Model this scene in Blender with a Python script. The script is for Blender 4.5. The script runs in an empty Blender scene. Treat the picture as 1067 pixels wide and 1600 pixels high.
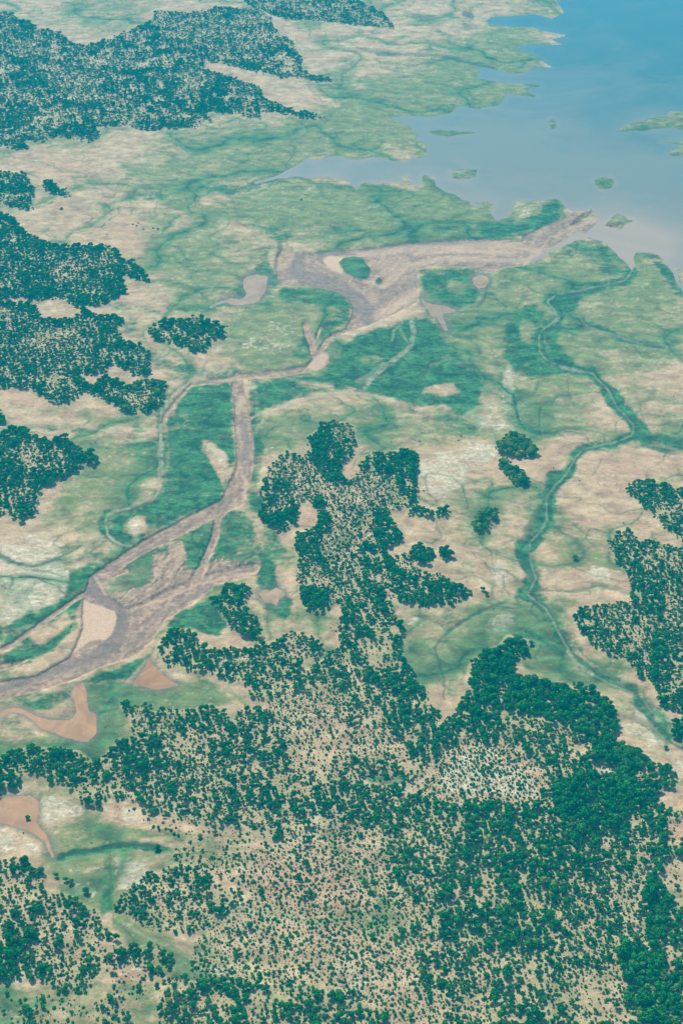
import bpy, math, random
import numpy as np
from mathutils import Vector

# ------------------------------------------------------------------ camera, sky, sun, exposure
H = 1300.0                      # flying height above the lake, metres
PITCH = math.radians(33.0)      # below the horizon
VFOV = math.radians(36.0)
EXPOSURE = 0.70
SUN_EL, SUN_AZ = math.radians(44), math.radians(-24)   # azimuth from +Y towards +X
SUN_POWER, SKY_POWER = 4.6, 0.10
HAZE_DENSITY = 0.000058
HAZE_COLOR = (0.0, 0.68, 1.0, 1)

scene = bpy.context.scene
col = scene.collection
cam_data = bpy.data.cameras.new('camera')
cam = bpy.data.objects.new('camera', cam_data)
col.objects.link(cam)
cam.location = (0, 0, H)
cam.rotation_euler = (math.radians(90) - PITCH, 0, 0)
cam_data.sensor_fit = 'VERTICAL'
cam_data.angle = VFOV
cam_data.clip_start = 1.0
cam_data.clip_end = 120000.0
scene.camera = cam

world = bpy.data.worlds.new('World')
scene.world = world
world.use_nodes = True
wt = world.node_tree
sky = wt.nodes.new('ShaderNodeTexSky')
sky.sky_type = 'NISHITA'
sky.sun_disc = False
sky.sun_elevation = SUN_EL
sky.sun_rotation = SUN_AZ
wt.links.new(sky.outputs[0], wt.nodes['Background'].inputs[0])
wt.nodes['Background'].inputs[1].default_value = SKY_POWER

sun_data = bpy.data.lights.new('sun', 'SUN')
sun = bpy.data.objects.new('sun', sun_data)
col.objects.link(sun)
sun_data.energy = SUN_POWER
sun_data.angle = math.radians(0.53)
sun_data.color = (1.0, 0.955, 0.88)
sd = Vector((math.sin(SUN_AZ) * math.cos(SUN_EL), math.cos(SUN_AZ) * math.cos(SUN_EL), math.sin(SUN_EL)))
sun.rotation_euler = sd.to_track_quat('Z', 'Y').to_euler()
sun.location = (0, 0, 3000)

scene.view_settings.view_transform = 'Standard'
scene.view_settings.look = 'None'
scene.view_settings.exposure = EXPOSURE
scene.view_settings.gamma = 1.0
scene.cycles.volume_bounces = 1

# ------------------------------------------------------------------ helpers
CA, SA = math.cos(PITCH), math.sin(PITCH)
F = 800.0 / math.tan(VFOV / 2)
W0, H0 = 1067, 1600

def to_survey(x, y):
    """ground metres -> survey-map coordinates (the traced map's own units)"""
    dep = np.maximum(y * CA + H * SA, 200.0)
    return 533.5 + F * x / dep, 800.0 - F * (y * SA - H * CA) / dep

def to_ground(px, py):
    v = (800.0 - py) / F
    y = H * (v * SA + CA) / (SA - v * CA)
    return (px - 533.5) / F * (y * CA + H * SA), y

def _hash(ix, iy, seed):
    h = (ix.astype(np.uint32) * np.uint32(374761393) + iy.astype(np.uint32) * np.uint32(668265263)
         + np.uint32((seed * 1274126177) & 0xffffffff))
    h = (h ^ (h >> np.uint32(13))) * np.uint32(1274126177)
    h = h ^ (h >> np.uint32(16))
    return h

_ANG = np.linspace(0, 2 * np.pi, 256, endpoint=False)
_GX, _GY = np.cos(_ANG).astype(np.float32), np.sin(_ANG).astype(np.float32)

def gnoise(x, y, seed=0):
    fx, fy = np.floor(x), np.floor(y)
    ix, iy = fx.astype(np.int64) & 0xffffffff, fy.astype(np.int64) & 0xffffffff
    tx, ty = (x - fx).astype(np.float32), (y - fy).astype(np.float32)
    ux, uy = tx * tx * tx * (tx * (tx * 6 - 15) + 10), ty * ty * ty * (ty * (ty * 6 - 15) + 10)
    def g(ox, oy):
        k = (_hash((ix + ox) & 0xffffffff, (iy + oy) & 0xffffffff, seed) & np.uint32(255)).astype(np.intp)
        return _GX[k] * (tx - ox) + _GY[k] * (ty - oy)
    a = g(0, 0); b = g(1, 0); c = g(0, 1); d = g(1, 1)
    ab = a + ux * (b - a)
    return 1.45 * (ab + uy * (c + ux * (d - c) - ab))

def fbm(x, y, scale, seed=0, octv=4, gain=0.5, ridged=False):
    out = np.zeros(np.shape(x), np.float32)
    amp, s, tot = 1.0, 1.0 / scale, 0.0
    for o in range(octv):
        n = gnoise(x * s + 17.3 * o, y * s - 9.1 * o, seed + o * 31)
        if ridged:
            n = 1 - 2 * np.abs(n)
        out += amp * n
        tot += amp
        amp *= gain
        s *= 2.03
    return out / tot

def sstep(a, b, x):
    t = np.clip((x - a) / (b - a), 0, 1)
    return t * t * (3 - 2 * t)

# ------------------------------------------------------------------ the survey map: traced outlines of the land cover
YY, XX = np.mgrid[0:H0, 0:W0].astype(np.float32)
FAR = -60.0

def pts(s):
    v = [float(t) for t in s.split()]
    return np.array(v, np.float32).reshape(-1, 2)

def seg_dist(X, Y, P, closed):
    n = len(P)
    best = np.full(X.shape, 1e9, np.float32)
    for i in range(n if closed else n - 1):
        a, b = P[i], P[(i + 1) % n]
        d = b - a
        L = max(float(d @ d), 1e-6)
        t = np.clip(((X - a[0]) * d[0] + (Y - a[1]) * d[1]) / L, 0, 1)
        best = np.minimum(best, (X - a[0] - t * d[0]) ** 2 + (Y - a[1] - t * d[1]) ** 2)
    return np.sqrt(best)

def bbox(P, m):
    x0 = int(max(0, P[:, 0].min() - m)); x1 = int(min(W0, P[:, 0].max() + m + 1))
    y0 = int(max(0, P[:, 1].min() - m)); y1 = int(min(H0, P[:, 1].max() + m + 1))
    return slice(y0, y1), slice(x0, x1)

def poly(s, m=60):
    P = pts(s)
    sl = bbox(P, m)
    X, Y = XX[sl], YY[sl]
    d = seg_dist(X, Y, P, True)
    ins = np.zeros(X.shape, bool)
    n = len(P)
    for i in range(n):
        a, b = P[i], P[(i + 1) % n]
        if a[1] == b[1]:
            continue
        c = ((a[1] > Y) != (b[1] > Y)) & (X < (b[0] - a[0]) * (Y - a[1]) / (b[1] - a[1]) + a[0])
        ins ^= c
    return sl, np.where(ins, d, -d)

def line(s, w, w2=None, m=60):
    P = pts(s)
    sl = bbox(P, m + w)
    X, Y = XX[sl], YY[sl]
    if w2 is None:
        return sl, w / 2 - seg_dist(X, Y, P, False)
    best = np.full(X.shape, -1e9, np.float32)
    n = len(P) - 1
    for i in range(n):
        a, b = P[i], P[i + 1]
        d = b - a
        L = max(float(d @ d), 1e-6)
        t = np.clip(((X - a[0]) * d[0] + (Y - a[1]) * d[1]) / L, 0, 1)
        ww = w + (w2 - w) * (i + t) / n
        best = np.maximum(best, ww / 2 - np.hypot(X - a[0] - t * d[0], Y - a[1] - t * d[1]))
    return sl, best

def new(v=0.0):
    return np.full((H0, W0), v, np.float32)

def paint(layer, shape, val=1.0, soft=3.0, blend='max'):
    sl, s = shape
    k = np.clip(s / soft + 0.5, 0, 1)
    k = k * k * (3 - 2 * k)
    if blend == 'max':
        layer[sl] = np.maximum(layer[sl], val * k)
    else:
        layer[sl] = layer[sl] * (1 - k) + val * k

def union(layer, shape):
    sl, s = shape
    layer[sl] = np.maximum(layer[sl], s)

def cut(layer, shape):
    sl, s = shape
    layer[sl] = np.minimum(layer[sl], -s)

# ---- lake
LAKE = new(FAR)
union(LAKE, poly('866 -60 868 0 880 20 862 29 835 22 800 24 768 26 758 33 765 38 791 42 832 43 854 50 884 56 860 62 877 71 840 68 817 70 800 76 '
 '832 84 851 99 862 105 835 104 813 116 792 114 760 106 738 103 752 112 742 122 775 128 800 131 847 133 824 138 826 145 839 152 812 149 791 146 '
 '786 156 776 165 760 166 746 171 730 167 716 165 708 172 704 177 690 180 667 183 640 180 609 184 625 192 640 198 645 207 655 212 650 218 669 225 '
 '665 244 655 249 642 246 634 253 612 251 600 246 575 246 560 250 545 249 532 244 515 244 500 251 481 248 466 258 444 268 425 279 445 280 '
 '462 276 485 279 511 276 530 280 545 283 550 292 556 297 562 290 566 285 590 287 612 283 630 286 628 276 635 274 641 283 639 289 655 288 '
 '662 284 660 277 665 273 680 277 681 290 695 300 710 304 722 312 744 317 758 314 772 319 768 327 766 332 776 346 788 341 798 336 802 325 '
 '806 315 832 315 848 314 869 311 878 316 884 326 900 330 918 328 930 335 932 343 928 352 918 360 905 367 922 372 944 378 958 392 '
 '968 402 980 412 986 423 993 414 990 402 993 395 1010 395 1027 399 1038 408 1046 417 1053 419 1067 421 1130 425 1130 -60', 60))
for w in ('430 278 400 286', '735 318 752 322', '1040 408 1052 425 1056 440 1067 452', '905 367 880 382 858 392 845 402 832 410', '1056 425 1067 424'):
    union(LAKE, line(w, 5))
union(LAKE, line('905 367 885 378 862 390', 12, 5))
ISL = [('965 206 972 199 986 192 1003 188 1020 183 1038 182 1047 174 1060 174 1080 178 1100 186 1100 203 1067 203 1045 199 1020 201 1004 205 985 204', 'long'),
       ('1033 221 1055 222 1067 220 1090 222 1090 244 1067 243 1050 244 1040 240 1058 233 1062 226 1045 224', 'cove'),
       ('857 190 863 185 871 190 870 198 864 202 858 198', 'round'),
       ('704 268 716 265 730 265 743 266 744 276 734 279 720 281 708 279', 'flat'),
       ('929 281 940 277 956 279 961 286 955 293 944 296 932 291', 'oval'),
       ('954 340 964 334 976 337 982 343 992 344 976 350 970 358 958 356 944 352', 'delta'),
       ('671 206 685 202 700 204 722 205 748 207 720 210 700 213 680 211', 'spit'),
       ('886 352 905 335 922 326 926 329 912 341 896 352', 'bar')]
ISDF = []
for s, k in ISL:
    sh = poly(s, 30)
    ISDF.append((k, sh))
    cut(LAKE, sh)
ISLE = new(FAR)
for k, sh in ISDF:
    union(ISLE, sh)

# ---- river mud
RIV = new(FAR)
UP_DELTA = '431 421 432 405 440 393 460 398 489 399 520 394 575 391 610 387 650 382 700 379 750 375 790 376 830 378 846 383 850 396 840 406 817 416 790 420 761 429 744 421 700 419 672 419 652 424 650 438 657 451 655 466 650 477 630 486 609 497 594 502 575 512 558 516 542 521 540 512 546 504 552 493 552 481 545 470 530 460 500 453 462 449 440 447 433 436'
union(RIV, poly(UP_DELTA))
union(RIV, poly('817 385 817 372 835 362 860 351 884 338 905 330 922 326 905 345 925 343 948 346 974 352 950 358 925 364 900 368 877 383 854 391 846 398 838 386'))
for s, a, b in [('546 516 520 528 511 536 500 549', 6, 10), ('477 511 481 524 487 540 489 552 492 562', 12, 14), ('500 514 495 528 490 540', 5, 4),
                ('498 560 478 580 440 587 425 588 400 590 374 592', 12, 8), ('374 592 350 596 330 597', 9, 4), ('372 594 370 610 376 632 378 660', 16, 22),
                ('378 655 382 690 383 725 379 750 366 775', 24, 32), ('391 655 395 652', 7, 4), ('366 775 349 794 325 806 300 817 262 838 225 857 200 874 180 887 160 900', 24, 16),
                ('368 785 350 800 341 812 338 840 330 860 322 878 312 900 300 922', 10, 14), ('350 800 372 790 380 770', 9, 9),
                ('160 900 148 912 135 930', 14, 8), ('133 931 100 952 75 968 45 990 20 1008 -10 1024', 7, 8), ('-10 1047 20 1040 50 1030', 12, 3),
                ('344 600 300 604 290 614 277 627 262 645 255 661', 4, 4)]:
    union(RIV, line(s, a, b))
union(RIV, poly('492 555 500 548 512 552 513 566 505 577 490 583 474 583 478 572'))
LOWER = '139 905 150 897 180 888 202 889 204 897 190 900 170 910 163 922 172 935 186 947 200 954 222 948 245 935 262 926 285 916 310 906 345 894 375 886 390 884 402 882 406 888 400 898 370 908 337 917 322 930 300 947 285 957 265 970 252 985 240 1000 225 1018 210 1026 180 1036 150 1046 131 1056 112 1064 75 1076 40 1087 0 1098 -60 1112 -60 1072 0 1066 28 1062 56 1056 85 1040 105 1030 118 1012 128 985 130 940'
union(RIV, poly(LOWER))
# green islets within the river
GI = ['528 412 537 404 552 402 566 404 572 414 578 420 575 436 563 440 550 436 537 428', '586 438 592 434 596 440 590 447 584 444']
BRAID = new()
paint(BRAID, poly('160 905 182 888 225 864 300 824 335 812 350 812 348 840 345 868 366 858 384 856 398 862 404 885 337 905 285 925 240 960 205 958 180 946 166 925'), 1.0, 8)
BRM = new(.42)
paint(BRM, poly('190 935 260 905 340 880 404 880 404 900 240 1000 200 960'), .62, 24, 'set')
paint(BRM, poly('268 850 292 845 296 870 270 900 255 905'), .75, 12, 'set')
paint(BRM, poly('196 878 232 866 240 885 225 915 200 925 180 905'), .14, 14, 'set')
paint(BRM, poly('240 870 268 868 262 895 244 905'), .62, 8, 'set')
paint(BRM, poly('345 800 395 800 400 850 370 858 345 866'), .2, 10, 'set')
paint(BRM, poly('285 845 335 815 330 870 305 895'), .3, 10, 'set')
for g in GI:
    cut(RIV, poly(g, 20))
GRIL = new(FAR)
for g in GI:
    union(GRIL, poly(g, 20))
SANDSH = ['129 938 140 944 155 948 180 957 182 966 180 977 174 990 165 1000 152 999 139 1003 124 1014 109 1024 104 1020 116 1000 124 985 127 960',
          '505 408 514 401 530 402 540 403 533 412 538 422 547 430 530 428 512 420', '478 578 484 566 494 556 507 552 512 560 505 573 492 582',
          '431 424 440 413 450 408 455 414 446 422', '585 415 605 400 625 398 640 405 630 425 615 445 600 440 592 428']
SAND = new(FAR)
for s in SANDSH:
    union(SAND, poly(s, 30))
SANDC = new()
for s in SANDSH[:2]:
    paint(SANDC, poly(s, 10), 1.0, 1.5)
paint(SANDC, poly(SANDSH[2], 10), 0.75, 4)
paint(SANDC, poly(SANDSH[3], 10), 0.5, 6)
paint(SANDC, poly(SANDSH[4], 10), 0.35, 10)
for s, w, v in [('560 400 600 396 650 392 700 388 760 385 820 388 842 394', 10, .55), ('600 450 640 415 700 405 760 408 820 408 842 398', 8, .55), ('650 398 720 393 800 397', 7, .7),
             ('590 495 620 480 652 458', 14, .6), ('495 412 520 425 560 438 600 450', 5, .4), ('374 640 378 625', 12, .6), ('378 742 388 762 382 775', 5, .6),
             ('374 596 392 594 420 592', 5, .5), ('240 1000 262 980 300 955 320 935', 4, .4), ('205 955 260 940 310 916 360 902 400 896 406 884', 4, .55), ('131 1056 150 1048 200 1032 236 1010', 6, .5),
             ('150 905 156 915 164 930', 5, .6), ('170 920 190 935 212 938', 6, .45), ('275 895 283 870 288 855', 7, .4), ('240 905 256 885 266 872', 7, .4), ('318 905 330 870 340 850', 4, .5)]:
    paint(SANDC, line(s, w), v, w * .9)

WRV = new()
for s, a, b, v in [('150 908 140 920 165 940 186 958 192 978 182 1000 160 1018', 18, 24, .9), ('160 1016 120 1034 80 1050 0 1078', 16, 14, .7), ('470 400 462 430 500 440 545 460 575 490 580 500', 16, 34, .8),
                   ('500 398 560 392 640 384 760 380', 8, 6, .8), ('378 720 385 700 380 660', 12, 10, .7), ('384 725 378 760 355 785 310 812 262 840', 7, 5, .5), ('600 470 660 430 740 412 800 412', 14, 8, .5), ('880 350 840 380 820 400', 8, 4, .6),
                   ('262 842 215 868 170 892', 5, 5, .8), ('240 990 200 1012 150 1038 100 1056', 6, 6, .5), ('330 915 290 940 250 965 215 1000', 8, 10, .4), ('460 430 440 440 436 425', 8, 8, .6)]:
    paint(WRV, line(s, a, b), v, 7)
# ---- muddy ponds
PONDS = [('muddy_pond', '116 1078 118 1073 131 1067 136 1080 137 1100 139 1114 150 1118 152 1132 150 1149 136 1161 118 1160 105 1157 88 1149 67 1142 55 1128 40 1118 22 1115 0 1124 -40 1130 -40 1122 0 1116 12 1111 30 1109 50 1117 67 1124 80 1128 94 1129 110 1128 116 1124 121 1112 118 1098 112 1088'),
         ('muddy_pond', '-40 1252 0 1251 25 1247 49 1245 62 1252 65 1262 60 1285 68 1298 76 1311 81 1325 86 1341 84 1344 78 1330 72 1318 60 1308 45 1297 30 1292 15 1289 0 1286 -40 1288'),
         ('muddy_pond', '232 1031 240 1042 248 1050 262 1062 279 1072 262 1076 247 1078 225 1073 208 1071 216 1058 226 1045'),
         ('muddy_pond', '391 432 404 431 419 434 418 445 416 457 405 470 399 475 385 478 369 480 352 474 362 468 378 470 387 462 382 450 381 440'),
         ('muddy_pond', '659 468 664 474 676 479 695 481 714 488 702 491 690 493 690 500 695 510 700 520 694 520 686 508 680 498 671 496 668 487 662 480'),
         ('dried_pond', '738 437 746 432 760 434 764 442 758 450 748 452 740 446'),
         ('dried_pond', '402 930 412 924 420 927 430 922 441 927 443 934 434 940 430 951 421 946 411 944')]
PSDF = [poly(p, 40) for n, p in PONDS]
POND = new(FAR)
for sh in PSDF:
    union(POND, sh)

# ---- stream threads (pale tracks and thin channels)
TRK = new()
TRS = new(FAR)
for s, w, v in [('986 423 975 438 952 447 907 457 869 462 853 474 861 486 869 498 862 507 850 516 841 526 840 552 851 567 877 577 926 588 948 612 967 642 980 656 989 668 986 684 959 695 930 701 911 706 900 718 892 729 877 752 862 768 851 782 853 816 844 832 836 842 828 850', 2.2, .62),
                ('855 490 870 500 864 508', 5, .5), ('828 850 832 884 839 906 826 932 854 955 873 989 892 1026 903 1042 929 1060 955 1075 986 1086 984 1100 1000 1122 1016 1139 1042 1165 1067 1184', 2.8, .62),
                ('888 1022 900 1040 925 1058', 6, .8), ('860 570 880 578 905 584', 5, .7),
                ('899 489 911 511 935 522 967 530 1000 540 1042 545 1067 548', 3, .35), ('254 640 250 700 253 728 247 734 251 764 243 778 220 788 202 797 180 802 169 809 166 822 169 839 180 850 191 855 215 859', 4, .75),
                ('210 792 232 772 240 779', 7, .5), ('252 695 249 710 252 740', 8, .5), ('258 640 266 628 280 612 300 604 340 598 375 594', 4, .8),
                ('0 685 20 672 45 665 80 663 112 665 140 670 165 676 182 684 199 691 215 692 232 687', 4, .7), ('112 872 130 864 142 850 155 844 162 843', 6, .65),
                ('395 654 420 647 444 639 465 630 489 624 530 620 575 618 600 624 635 635 655 645', 4.5, .7), ('450 634 489 624 520 622', 7, .6),
                ('642 508 646 525 640 545 620 562 594 582 580 596 571 609', 7, .75), ('600 574 580 590 560 600', 10, .4), ('628 508 615 520 611 536', 4, .6), ('625 520 636 540', 4, .5),
                ('430 592 470 600 520 604', 4, .4), ('640 500 600 505 560 520 520 535', 7, .6),
                ('675 575 700 560 735 580', 8, .2), ('560 1225 530 1250 520 1285 477 1319 440 1356', 6, .7), ('612 1246 640 1238 655 1226 676 1202', 7, .8), ('530 1290 500 1302 478 1320', 8, .7),
                ('1067 1243 1040 1250 1020 1264 1000 1268 985 1290 960 1310', 5, .6), ('222 232 226 240 221 252 227 262', 3, .7), ('907 925 956 921 1004 940', 3, .6),
                ('0 262 60 268 130 292 170 310', 3, .35), ('620 485 660 462 655 440', 6, .3), ('772 786 817 794 851 782', 3, .5), ('704 850 753 865 790 858 806 850', 4, .6), ('772 868 778 885', 4, .5),
                ('560 755 545 745 520 748', 6, .4), ('225 270 226 280', 3, .3), ('300 560 330 545', 4, .0), ('1055 425 1057 440 1067 452', 4, 1.0),
                ('330 484 345 476 358 472', 4, .9), ('920 745 935 735 940 722', 3, .5), ('1030 700 1067 712', 4, .4), ('870 700 850 690 846 675', 3, .3), ('200 1450 250 1478 300 1500', 5, .4)]:
    sh = line(s, w)
    paint(TRK, sh, v, 2.5)
    if v >= .6 and w < 6:
        union(TRS, sh)
# dark incised channels
DRK = new()
for s, w, v in [('-10 845 0 869 15 878 30 884 55 888 75 884 95 878 112 872 130 858', 5, .8), ('150 905 175 886 215 860 262 835 300 812 330 800 352 785', 3, .7), ('139 905 131 930 100 945', 3, .5),
                ('689 996 684 1012 687 1026 693 1045 694 1062 690 1097', 4, .6), ('798 944 770 952 742 966 715 980 689 996', 5, .6), ('817 794 772 786 742 775', 4, .5), ('806 850 790 857 753 865 704 850', 3, .4),
                ('750 865 780 862 778 890 790 905 792 930', 3, .4), ('840 800 824 838 818 850', 10, .5), ('818 865 830 890 836 905', 14, .5), ('840 925 870 926 907 924 956 921 1008 942', 4, .6),
                ('869 469 905 458 952 449 975 440', 4, .6), ('967 640 985 662 992 680 1010 688 1067 694', 8, .6), ('845 560 870 578 926 590 950 614', 5, .5), ('912 511 945 524 985 536 1030 545', 5, .6),
                ('899 489 906 500 914 512', 3, .4), ('738 428 736 440 748 450 762 452 770 440', 4, .8), ('762 452 756 470 748 482', 5, .6), ('664 440 660 460 656 470', 6, .5), ('670 480 700 483 720 490 748 488', 3, .6),
                ('700 378 655 384 600 388', 3, .5), ('640 376 700 374 760 372', 4, .5), ('545 466 553 480 552 492', 4, .5), ('440 380 437 400 431 412', 8, .6), ('455 396 448 385 452 376', 5, .5),
                ('200 842 215 860 190 852', 3, .3), ('838 410 849 402 850 388 872 376', 3, .6), ('640 770 665 785 700 800 730 806', 4, .4), ('635 600 600 612 560 614', 5, .5), ('635 640 645 655 690 660', 5, .3),
                ('350 1134 330 1125', 1, .0), ('425 280 395 292 360 305', 5, .3), ('590 87 640 88 690 92 730 98 770 108', 6, .7), ('560 78 600 88', 4, .4), ('630 22 660 30 700 28', 5, .5), ('725 24 735 28', 9, .9),
                ('482 135 492 150 500 158', 3, .5), ('150 275 165 300 200 310 230 302', 5, .4), ('350 300 365 320 372 340', 3, .4), ('512 355 530 362', 4, .6), ('368 348 385 360', 4, .6), ('845 930 860 955 880 990 900 1025', 3, .5),
                ('1000 690 1020 700 1067 706', 4, .5), ('893 725 878 748 858 772 856 800 845 822', 3, .45), ('930 1050 960 1064 990 1078', 3, .4), ('990 1100 1010 1125 1040 1155', 3, .5), ('110 1330 160 1342 165 1400', 3, .3)]:
    paint(DRK, line(s, w), v, 3.5)

# ---- marsh green and plain green
MAR = new()
paint(MAR, line('900 1040 940 1062 985 1084 1010 1110 1040 1150 1067 1172', 26), .5, 20)
paint(MAR, line('960 1110 1000 1130 1030 1160', 14), .45, 14)
paint(MAR, line('845 940 880 985 905 1020', 24), .45, 16)
paint(MAR, line('700 960 690 1030 696 1090', 22), .4, 18)
for s, v, so in [('300 603 358 600 366 640 368 700 360 750 340 790 290 808 240 836 205 850 180 842 176 815 210 800 246 775 258 735 258 690 262 655 280 625', .85, 14),
                 ('395 600 430 596 500 588 530 555 560 525 610 512 640 500 668 500 700 540 740 575 752 605 745 640 720 655 690 640 650 640 610 622 560 612 500 615 440 632 398 650', .9, 16),
                 ('655 425 700 422 738 424 736 440 752 455 742 478 715 484 680 474 660 458', .8, 14), ('800 485 838 480 842 510 836 552 846 572 880 590 840 596 800 585 780 560 790 520', .85, 22),
                 ('858 470 900 462 940 452 910 480 880 500 870 540 900 575 930 592 890 590 856 566 850 530 868 505 872 490', .8, 12), ('940 600 962 612 990 645 1010 665 1020 690 996 700 978 660 955 632', .9, 10),
                 ('800 342 840 335 848 318 872 314 880 322 872 345 850 362 815 372 760 376 745 368 762 350', .85, 12), ('680 345 740 345 765 350 745 372 690 375 650 372', .6, 20),
                 ('440 452 500 455 538 464 550 482 545 505 520 520 498 540 480 530 500 505 530 492 470 478 440 470', .7, 12), ('470 500 480 512 486 540 478 560 450 560 462 530', .7, 10),
                 ('0 1015 60 978 125 935 140 908 170 890 150 880 110 905 60 950 0 985', .75, 10), ('20 1050 80 1020 118 985 128 940 130 930 85 965 20 1015 0 1030 0 1045', .75, 10),
                 ('120 1066 180 1042 230 1024 250 1000 280 968 320 940 350 928 345 960 360 980 345 1000 300 985 262 985 240 1020 220 1040 200 1060 150 1066', .9, 10),
                 ('0 1100 60 1085 110 1072 112 1090 80 1112 30 1108 0 1112', .6, 12), ('340 820 360 800 385 800 405 830 405 870 390 862 370 868 345 872 335 880', .75, 10), ('398 868 412 860 425 885 430 920 450 950 440 975 410 960 408 930 395 912', .85, 12),
                 ('385 760 400 760 415 800 440 845 450 870 420 880 398 840', .7, 12), ('388 600 396 650 396 730 408 760 398 770 390 740 388 680', .7, 6), ('660 610 690 590 740 600 760 660 740 690 700 680', .4, 20),
                 ('90 1352 100 1342 130 1337 160 1333 185 1331 205 1323 235 1325 262 1331 272 1337 240 1340 210 1336 180 1343 166 1344 150 1345 120 1350 98 1354', 1.0, 3),
                 ('700 470 760 455 840 410 870 390 905 385 930 395 900 412 860 425 820 445 770 470', .35, 20), ('870 395 890 378 930 370 950 385 960 410 975 425 960 440 930 430 945 410 930 396', .6, 9),
                 ('440 375 420 400 428 430 438 455 400 470 350 484 330 480 370 460 390 428 410 400', .75, 14), ('430 385 400 362 375 340 400 340 430 355 470 370 600 378 640 376 620 368 540 350', .5, 12),
                 ('420 282 440 270 480 262 420 300 360 310 290 305 240 318 200 320 230 300 300 290 370 288', .6, 14), ('80 300 150 318 215 320 190 340 120 345', .3, 16),
                 ('1010 395 1035 405 1056 428 1067 470 1050 460 1030 430', .7, 10), ('190 1075 180 1100 190 1118 215 1110 230 1085', .2, 10), ('215 655 245 690 250 720 240 750 225 745 205 720 190 700', .5, 12),
                 ('164 800 176 802 165 835 172 850 160 846 154 830', .8, 6), ('155 1350 166 1350 168 1400 175 1430 150 1440 150 1400', .6, 10), ('690 1000 712 1000 720 1050 700 1100 690 1090 704 1040', .5, 12),
                 ('560 1216 580 1214 610 1218 632 1218 628 1230 600 1232 575 1230', .7, 5), ('855 745 885 735 880 760 862 785 846 850 836 870 826 850 838 820 848 780', .8, 8), ('808 850 830 850 834 890 845 900 838 925 824 900 815 875', .8, 8),
                 ('840 935 870 960 895 1000 900 1015 885 1010 862 970', .6, 8), ('900 700 980 688 960 702 915 712', .8, 6), ('0 1128 30 1126 50 1140 65 1150 40 1160 0 1172', .45, 14), ('0 1560 60 1565 120 1570 60 1580 0 1582', .6, 10),
                 ('60 905 0 920 0 960 30 965 55 940', .4, 20)]:
    paint(MAR, poly(s, 40), v, so)
for s, w, v, so in [('426 280 350 300 280 302 220 308 150 330', 12, .5, 16), ('0 260 90 275 150 300', 8, .25, 12), ('150 480 250 490 330 486 420 480', 14, .5, 14), ('200 510 250 575 330 590 370 588', 22, .5, 18),
                ('700 200 650 216 600 210', 6, .3, 8), ('560 80 640 90 760 104', 10, .45, 10), ('820 75 700 62 600 50', 8, .25, 12), ('250 690 200 692 160 680 100 668 20 675', 14, .5, 10),
                ('205 860 170 870 130 880 75 888 20 884 0 872', 12, .55, 10), ('255 640 262 600 300 592', 12, .6, 8), ('690 1095 690 1020 700 990 760 958 826 938', 10, .5, 10), ('817 794 760 780 700 750', 8, .4, 10),
                ('881 775 929 786 967 805 1000 830 1030 845', 8, .35, 10), ('850 785 880 810 910 835', 12, .35, 14), ('912 512 967 532 1042 546', 8, .7, 6), ('890 480 905 500 940 520', 14, .4, 12), ('1000 690 1067 696', 18, .65, 8),
                ('1000 655 1067 650', 8, .35, 6), ('1010 672 1067 670', 7, .4, 6), ('750 750 770 700 760 660', 14, .25, 16), ('640 640 660 660 700 655', 14, .5, 10), ('560 790 580 800', 1, .0, 5), ('640 775 700 800 760 808', 10, .35, 10),
                ('700 850 660 870', 4, .2, 8), ('730 890 790 890', 10, .3, 10), ('838 925 960 922', 10, .35, 8), ('860 1040 850 1020 856 1000', 8, .3, 10), ('80 1060 130 1085 128 1100', 10, .5, 8), ('60 1078 0 1095', 16, .7, 10),
                ('270 1340 320 1340', 14, .3, 10), ('185 1000 200 1330', 1, 0, 5), ('250 1480 300 1500', 14, .3, 12), ('280 1070 330 1085 400 1095', 8, .5, 8), ('150 1092 190 1120', 20, .25, 14), ('70 1240 66 1270', 10, .4, 8),
                ('155 1280 120 1330', 18, .3, 14), ('0 440 0 441', 1, 0, 5), ('470 275 520 285 556 300 600 290', 8, .4, 8), ('700 300 740 320 770 335', 8, .4, 8), ('480 190 540 240', 12, .25, 14), ('500 160 560 170 640 184', 10, .3, 12)]:
    paint(MAR, line(s, w), v, so)
for s, w, v, so in [('986 423 975 438 952 447 907 457 869 462 853 474 861 486 869 498 862 507 850 516 841 526 840 552 851 567 877 577 926 588 948 612 967 642 980 656 989 668 986 684 959 695 930 701 911 706 900 718 892 729 877 752 862 768 851 782 853 816 844 832 836 842 828 850', 17, .85, 10),
                    ('851 782 850 816 834 845 822 862 830 884 839 906 828 932', 26, .8, 14), ('828 932 854 955 873 989 892 1026 929 1060 986 1086 1016 1139 1042 1165', 13, .75, 9), ('130 935 85 965 20 1012', 16, .5, 8),
                    ('150 895 215 852 262 828 320 800', 8, .6, 6), ('395 600 396 680 400 760 412 830 418 900', 20, .6, 12), ('254 640 250 700 247 734 251 764 220 788 180 802 166 822 180 850 215 859', 14, .6, 8), ('986 700 1067 712', 10, .5, 6), ('1067 694 1000 684', 10, .7, 6)]:
    paint(MAR, line(s, w), v, so)
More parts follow.
